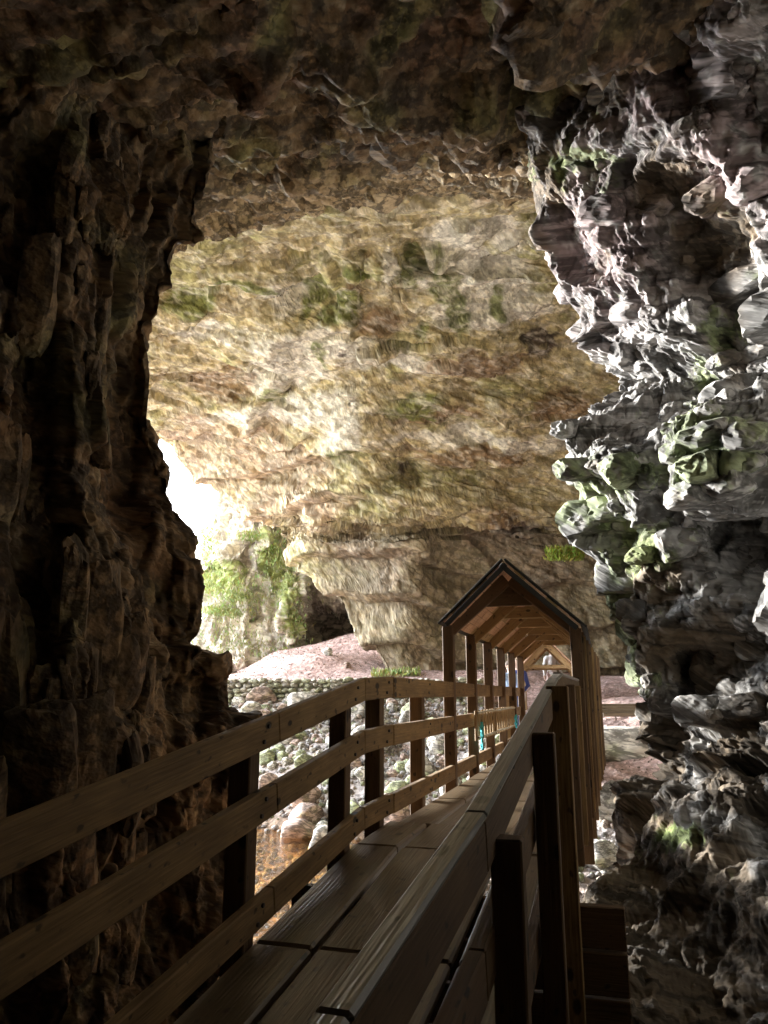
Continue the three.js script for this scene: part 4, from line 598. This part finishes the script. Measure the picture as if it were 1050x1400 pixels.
// ---------------------------------------------------------------- people
function person(x, d, turn, jacket, trousers, hairC, label, pose) {
  const g = thing('person', label, 'person'); const gy = ground(x, d); g.position.copy(V3(x, d, gy)); g.rotation.y = turn;
  const bones = []; const b = (a, c, r0, r1, k) => bones.push([a, c, r0, r1, k]);
  for (const s of [-1, 1]) {
    b([s * 0.09, 0.90, 0], [s * 0.10, 0.48, s * pose.step], 0.085, 0.058, 1); b([s * 0.10, 0.48, s * pose.step], [s * 0.105, 0.08, s * pose.step * 1.6 - 0.02], 0.058, 0.042, 1); b([s * 0.105, 0.045, s * pose.step * 1.6 - 0.02], [s * 0.12, 0.035, s * pose.step * 1.6 + 0.15], 0.042, 0.036, 3);
    b([s * 0.18, 1.38, 0], [s * 0.24, 1.10, -0.03], 0.055, 0.045, 0); const w = s > 0 ? pose.hand : [-0.25, 0.86, 0.07]; b([s * 0.24, 1.10, -0.03], w, 0.044, 0.032, 0);
    b(w, [w[0], w[1] - 0.07, w[2] + 0.015], 0.032, 0.03, 2); for (let f = 0; f < 4; f++) b([w[0] - 0.0, w[1] - 0.08, w[2] + 0.03 - f * 0.018], [w[0] - s * 0.012, w[1] - 0.155 + Math.abs(f - 1.5) * 0.008, w[2] + 0.045 - f * 0.018], 0.0095, 0.008, 2); b([w[0], w[1] - 0.04, w[2] + 0.03], [w[0] - s * 0.01, w[1] - 0.1, w[2] + 0.07], 0.011, 0.009, 2);
  }
  b([0, 0.93, 0], [0, 1.15, 0.0], 0.135, 0.125, 0); b([0, 1.15, 0], [0, 1.36, 0], 0.13, 0.12, 0); b([-0.13, 1.38, 0], [0.13, 1.38, 0], 0.075, 0.075, 0); b([0, 1.42, 0], [0, 1.52, 0.015], 0.05, 0.048, 2); b([0, 1.585, 0.02], [0, 1.64, 0.01], 0.082, 0.088, 2); b([0, 1.58, 0.10], [0, 1.605, 0.105], 0.012, 0.01, 2); for (const s of [-1, 1]) b([s * 0.088, 1.59, 0.01], [s * 0.09, 1.62, 0.0], 0.014, 0.016, 2);
  const res = 120, mc = new MarchingCubes(res, new THREE.MeshStandardMaterial(), false, false, 90000); mc.isolation = 0; const S = 0.92, best = new Float32Array(0);
  const dist = (px, py, pz) => { let m = 9, who = 0, sum = 9; for (const [a, c, r0, r1, k] of bones) { const bx = c[0] - a[0], by = c[1] - a[1], bz = c[2] - a[2], t = clamp(((px - a[0]) * bx + (py - a[1]) * by + (pz - a[2]) * bz) / (bx * bx + by * by + bz * bz)); const q = Math.hypot(px - a[0] - bx * t, py - a[1] - by * t, pz - a[2] - bz * t) - lerp(r0, r1, t); if (q < m) { m = q; who = k; } const kk = r0 < 0.015 ? 0.004 : 0.03, h = clamp(0.5 + 0.5 * (sum - q) / kk); sum = lerp(sum, q, h) - kk * h * (1 - h); } return [sum, who]; };
  for (let k = 0; k < res; k++) for (let j = 0; j < res; j++) for (let i = 0; i < res; i++) { const px = (i - res / 2) / (res / 2) * S, pz = (k - res / 2) / (res / 2) * S; if (Math.abs(px) > 0.36 || Math.abs(pz) > 0.4) { mc.field[i + j * res + k * res * res] = -1; continue; } mc.field[i + j * res + k * res * res] = -dist(px, (j - res / 2) / (res / 2) * S + 0.86, pz)[0]; }
  mc.update(); const n = mc.count, geo = new THREE.BufferGeometry(), P = mc.positionArray.slice(0, n * 3), Nn = mc.normalArray.slice(0, n * 3), Cc = new Float32Array(n * 3), cols = [jacket, trousers, [0.55, 0.36, 0.27], [0.05, 0.045, 0.04]];
  for (let i = 0; i < n; i++) { P[3 * i] *= S; P[3 * i + 1] = P[3 * i + 1] * S + 0.86; P[3 * i + 2] *= S; const c = cols[dist(P[3 * i], P[3 * i + 1], P[3 * i + 2])[1]]; Cc.set(c, 3 * i); }
  geo.setAttribute('position', new THREE.BufferAttribute(P, 3)); geo.setAttribute('normal', new THREE.BufferAttribute(Nn, 3)); geo.setAttribute('color', new THREE.BufferAttribute(Cc, 3)); add('body', geo, new THREE.MeshStandardMaterial({ vertexColors: true, roughness: 0.85 }), g);
  const hair = new THREE.SphereGeometry(0.105, 20, 14, 0, 6.2832, 0, 1.75); const hp = hair.attributes.position; for (let i = 0; i < hp.count; i++) { const v = 1 + 0.05 * noise(hp.getX(i) * 30, hp.getY(i) * 30, hp.getZ(i) * 30); hp.setXYZ(i, hp.getX(i) * v * 0.95, hp.getY(i) * v, hp.getZ(i) * v); } hair.computeVertexNormals();
  const h = add('hair', hair, new THREE.MeshStandardMaterial({ color: C(...hairC), roughness: 0.9 }), g); h.position.set(0, 1.64, -0.012); h.rotation.x = -0.35;
  return g;
}
person(2.98, 18.6, 0.4, [0.30, 0.42, 0.62], [0.05, 0.08, 0.20], [0.06, 0.04, 0.03], 'person in a light blue jacket and dark trousers standing beside the shelter posts', { step: 0.08, hand: [0.25, 0.86, 0.08] });
person(3.22, 18.9, -0.6, [0.02, 0.03, 0.12], [0.45, 0.47, 0.52], [0.10, 0.07, 0.04], 'person in a navy jacket and grey trousers standing beyond the rail', { step: 0.05, hand: [0.23, 0.95, 0.22] });
person(5.06, 23.6, 0.1, [0.75, 0.74, 0.72], [0.48, 0.36, 0.33], [0.62, 0.60, 0.57], 'person in a white top walking through the small gabled shelter', { step: 0.12, hand: [0.26, 0.88, 0.14] });

renderer.render(scene, camera);
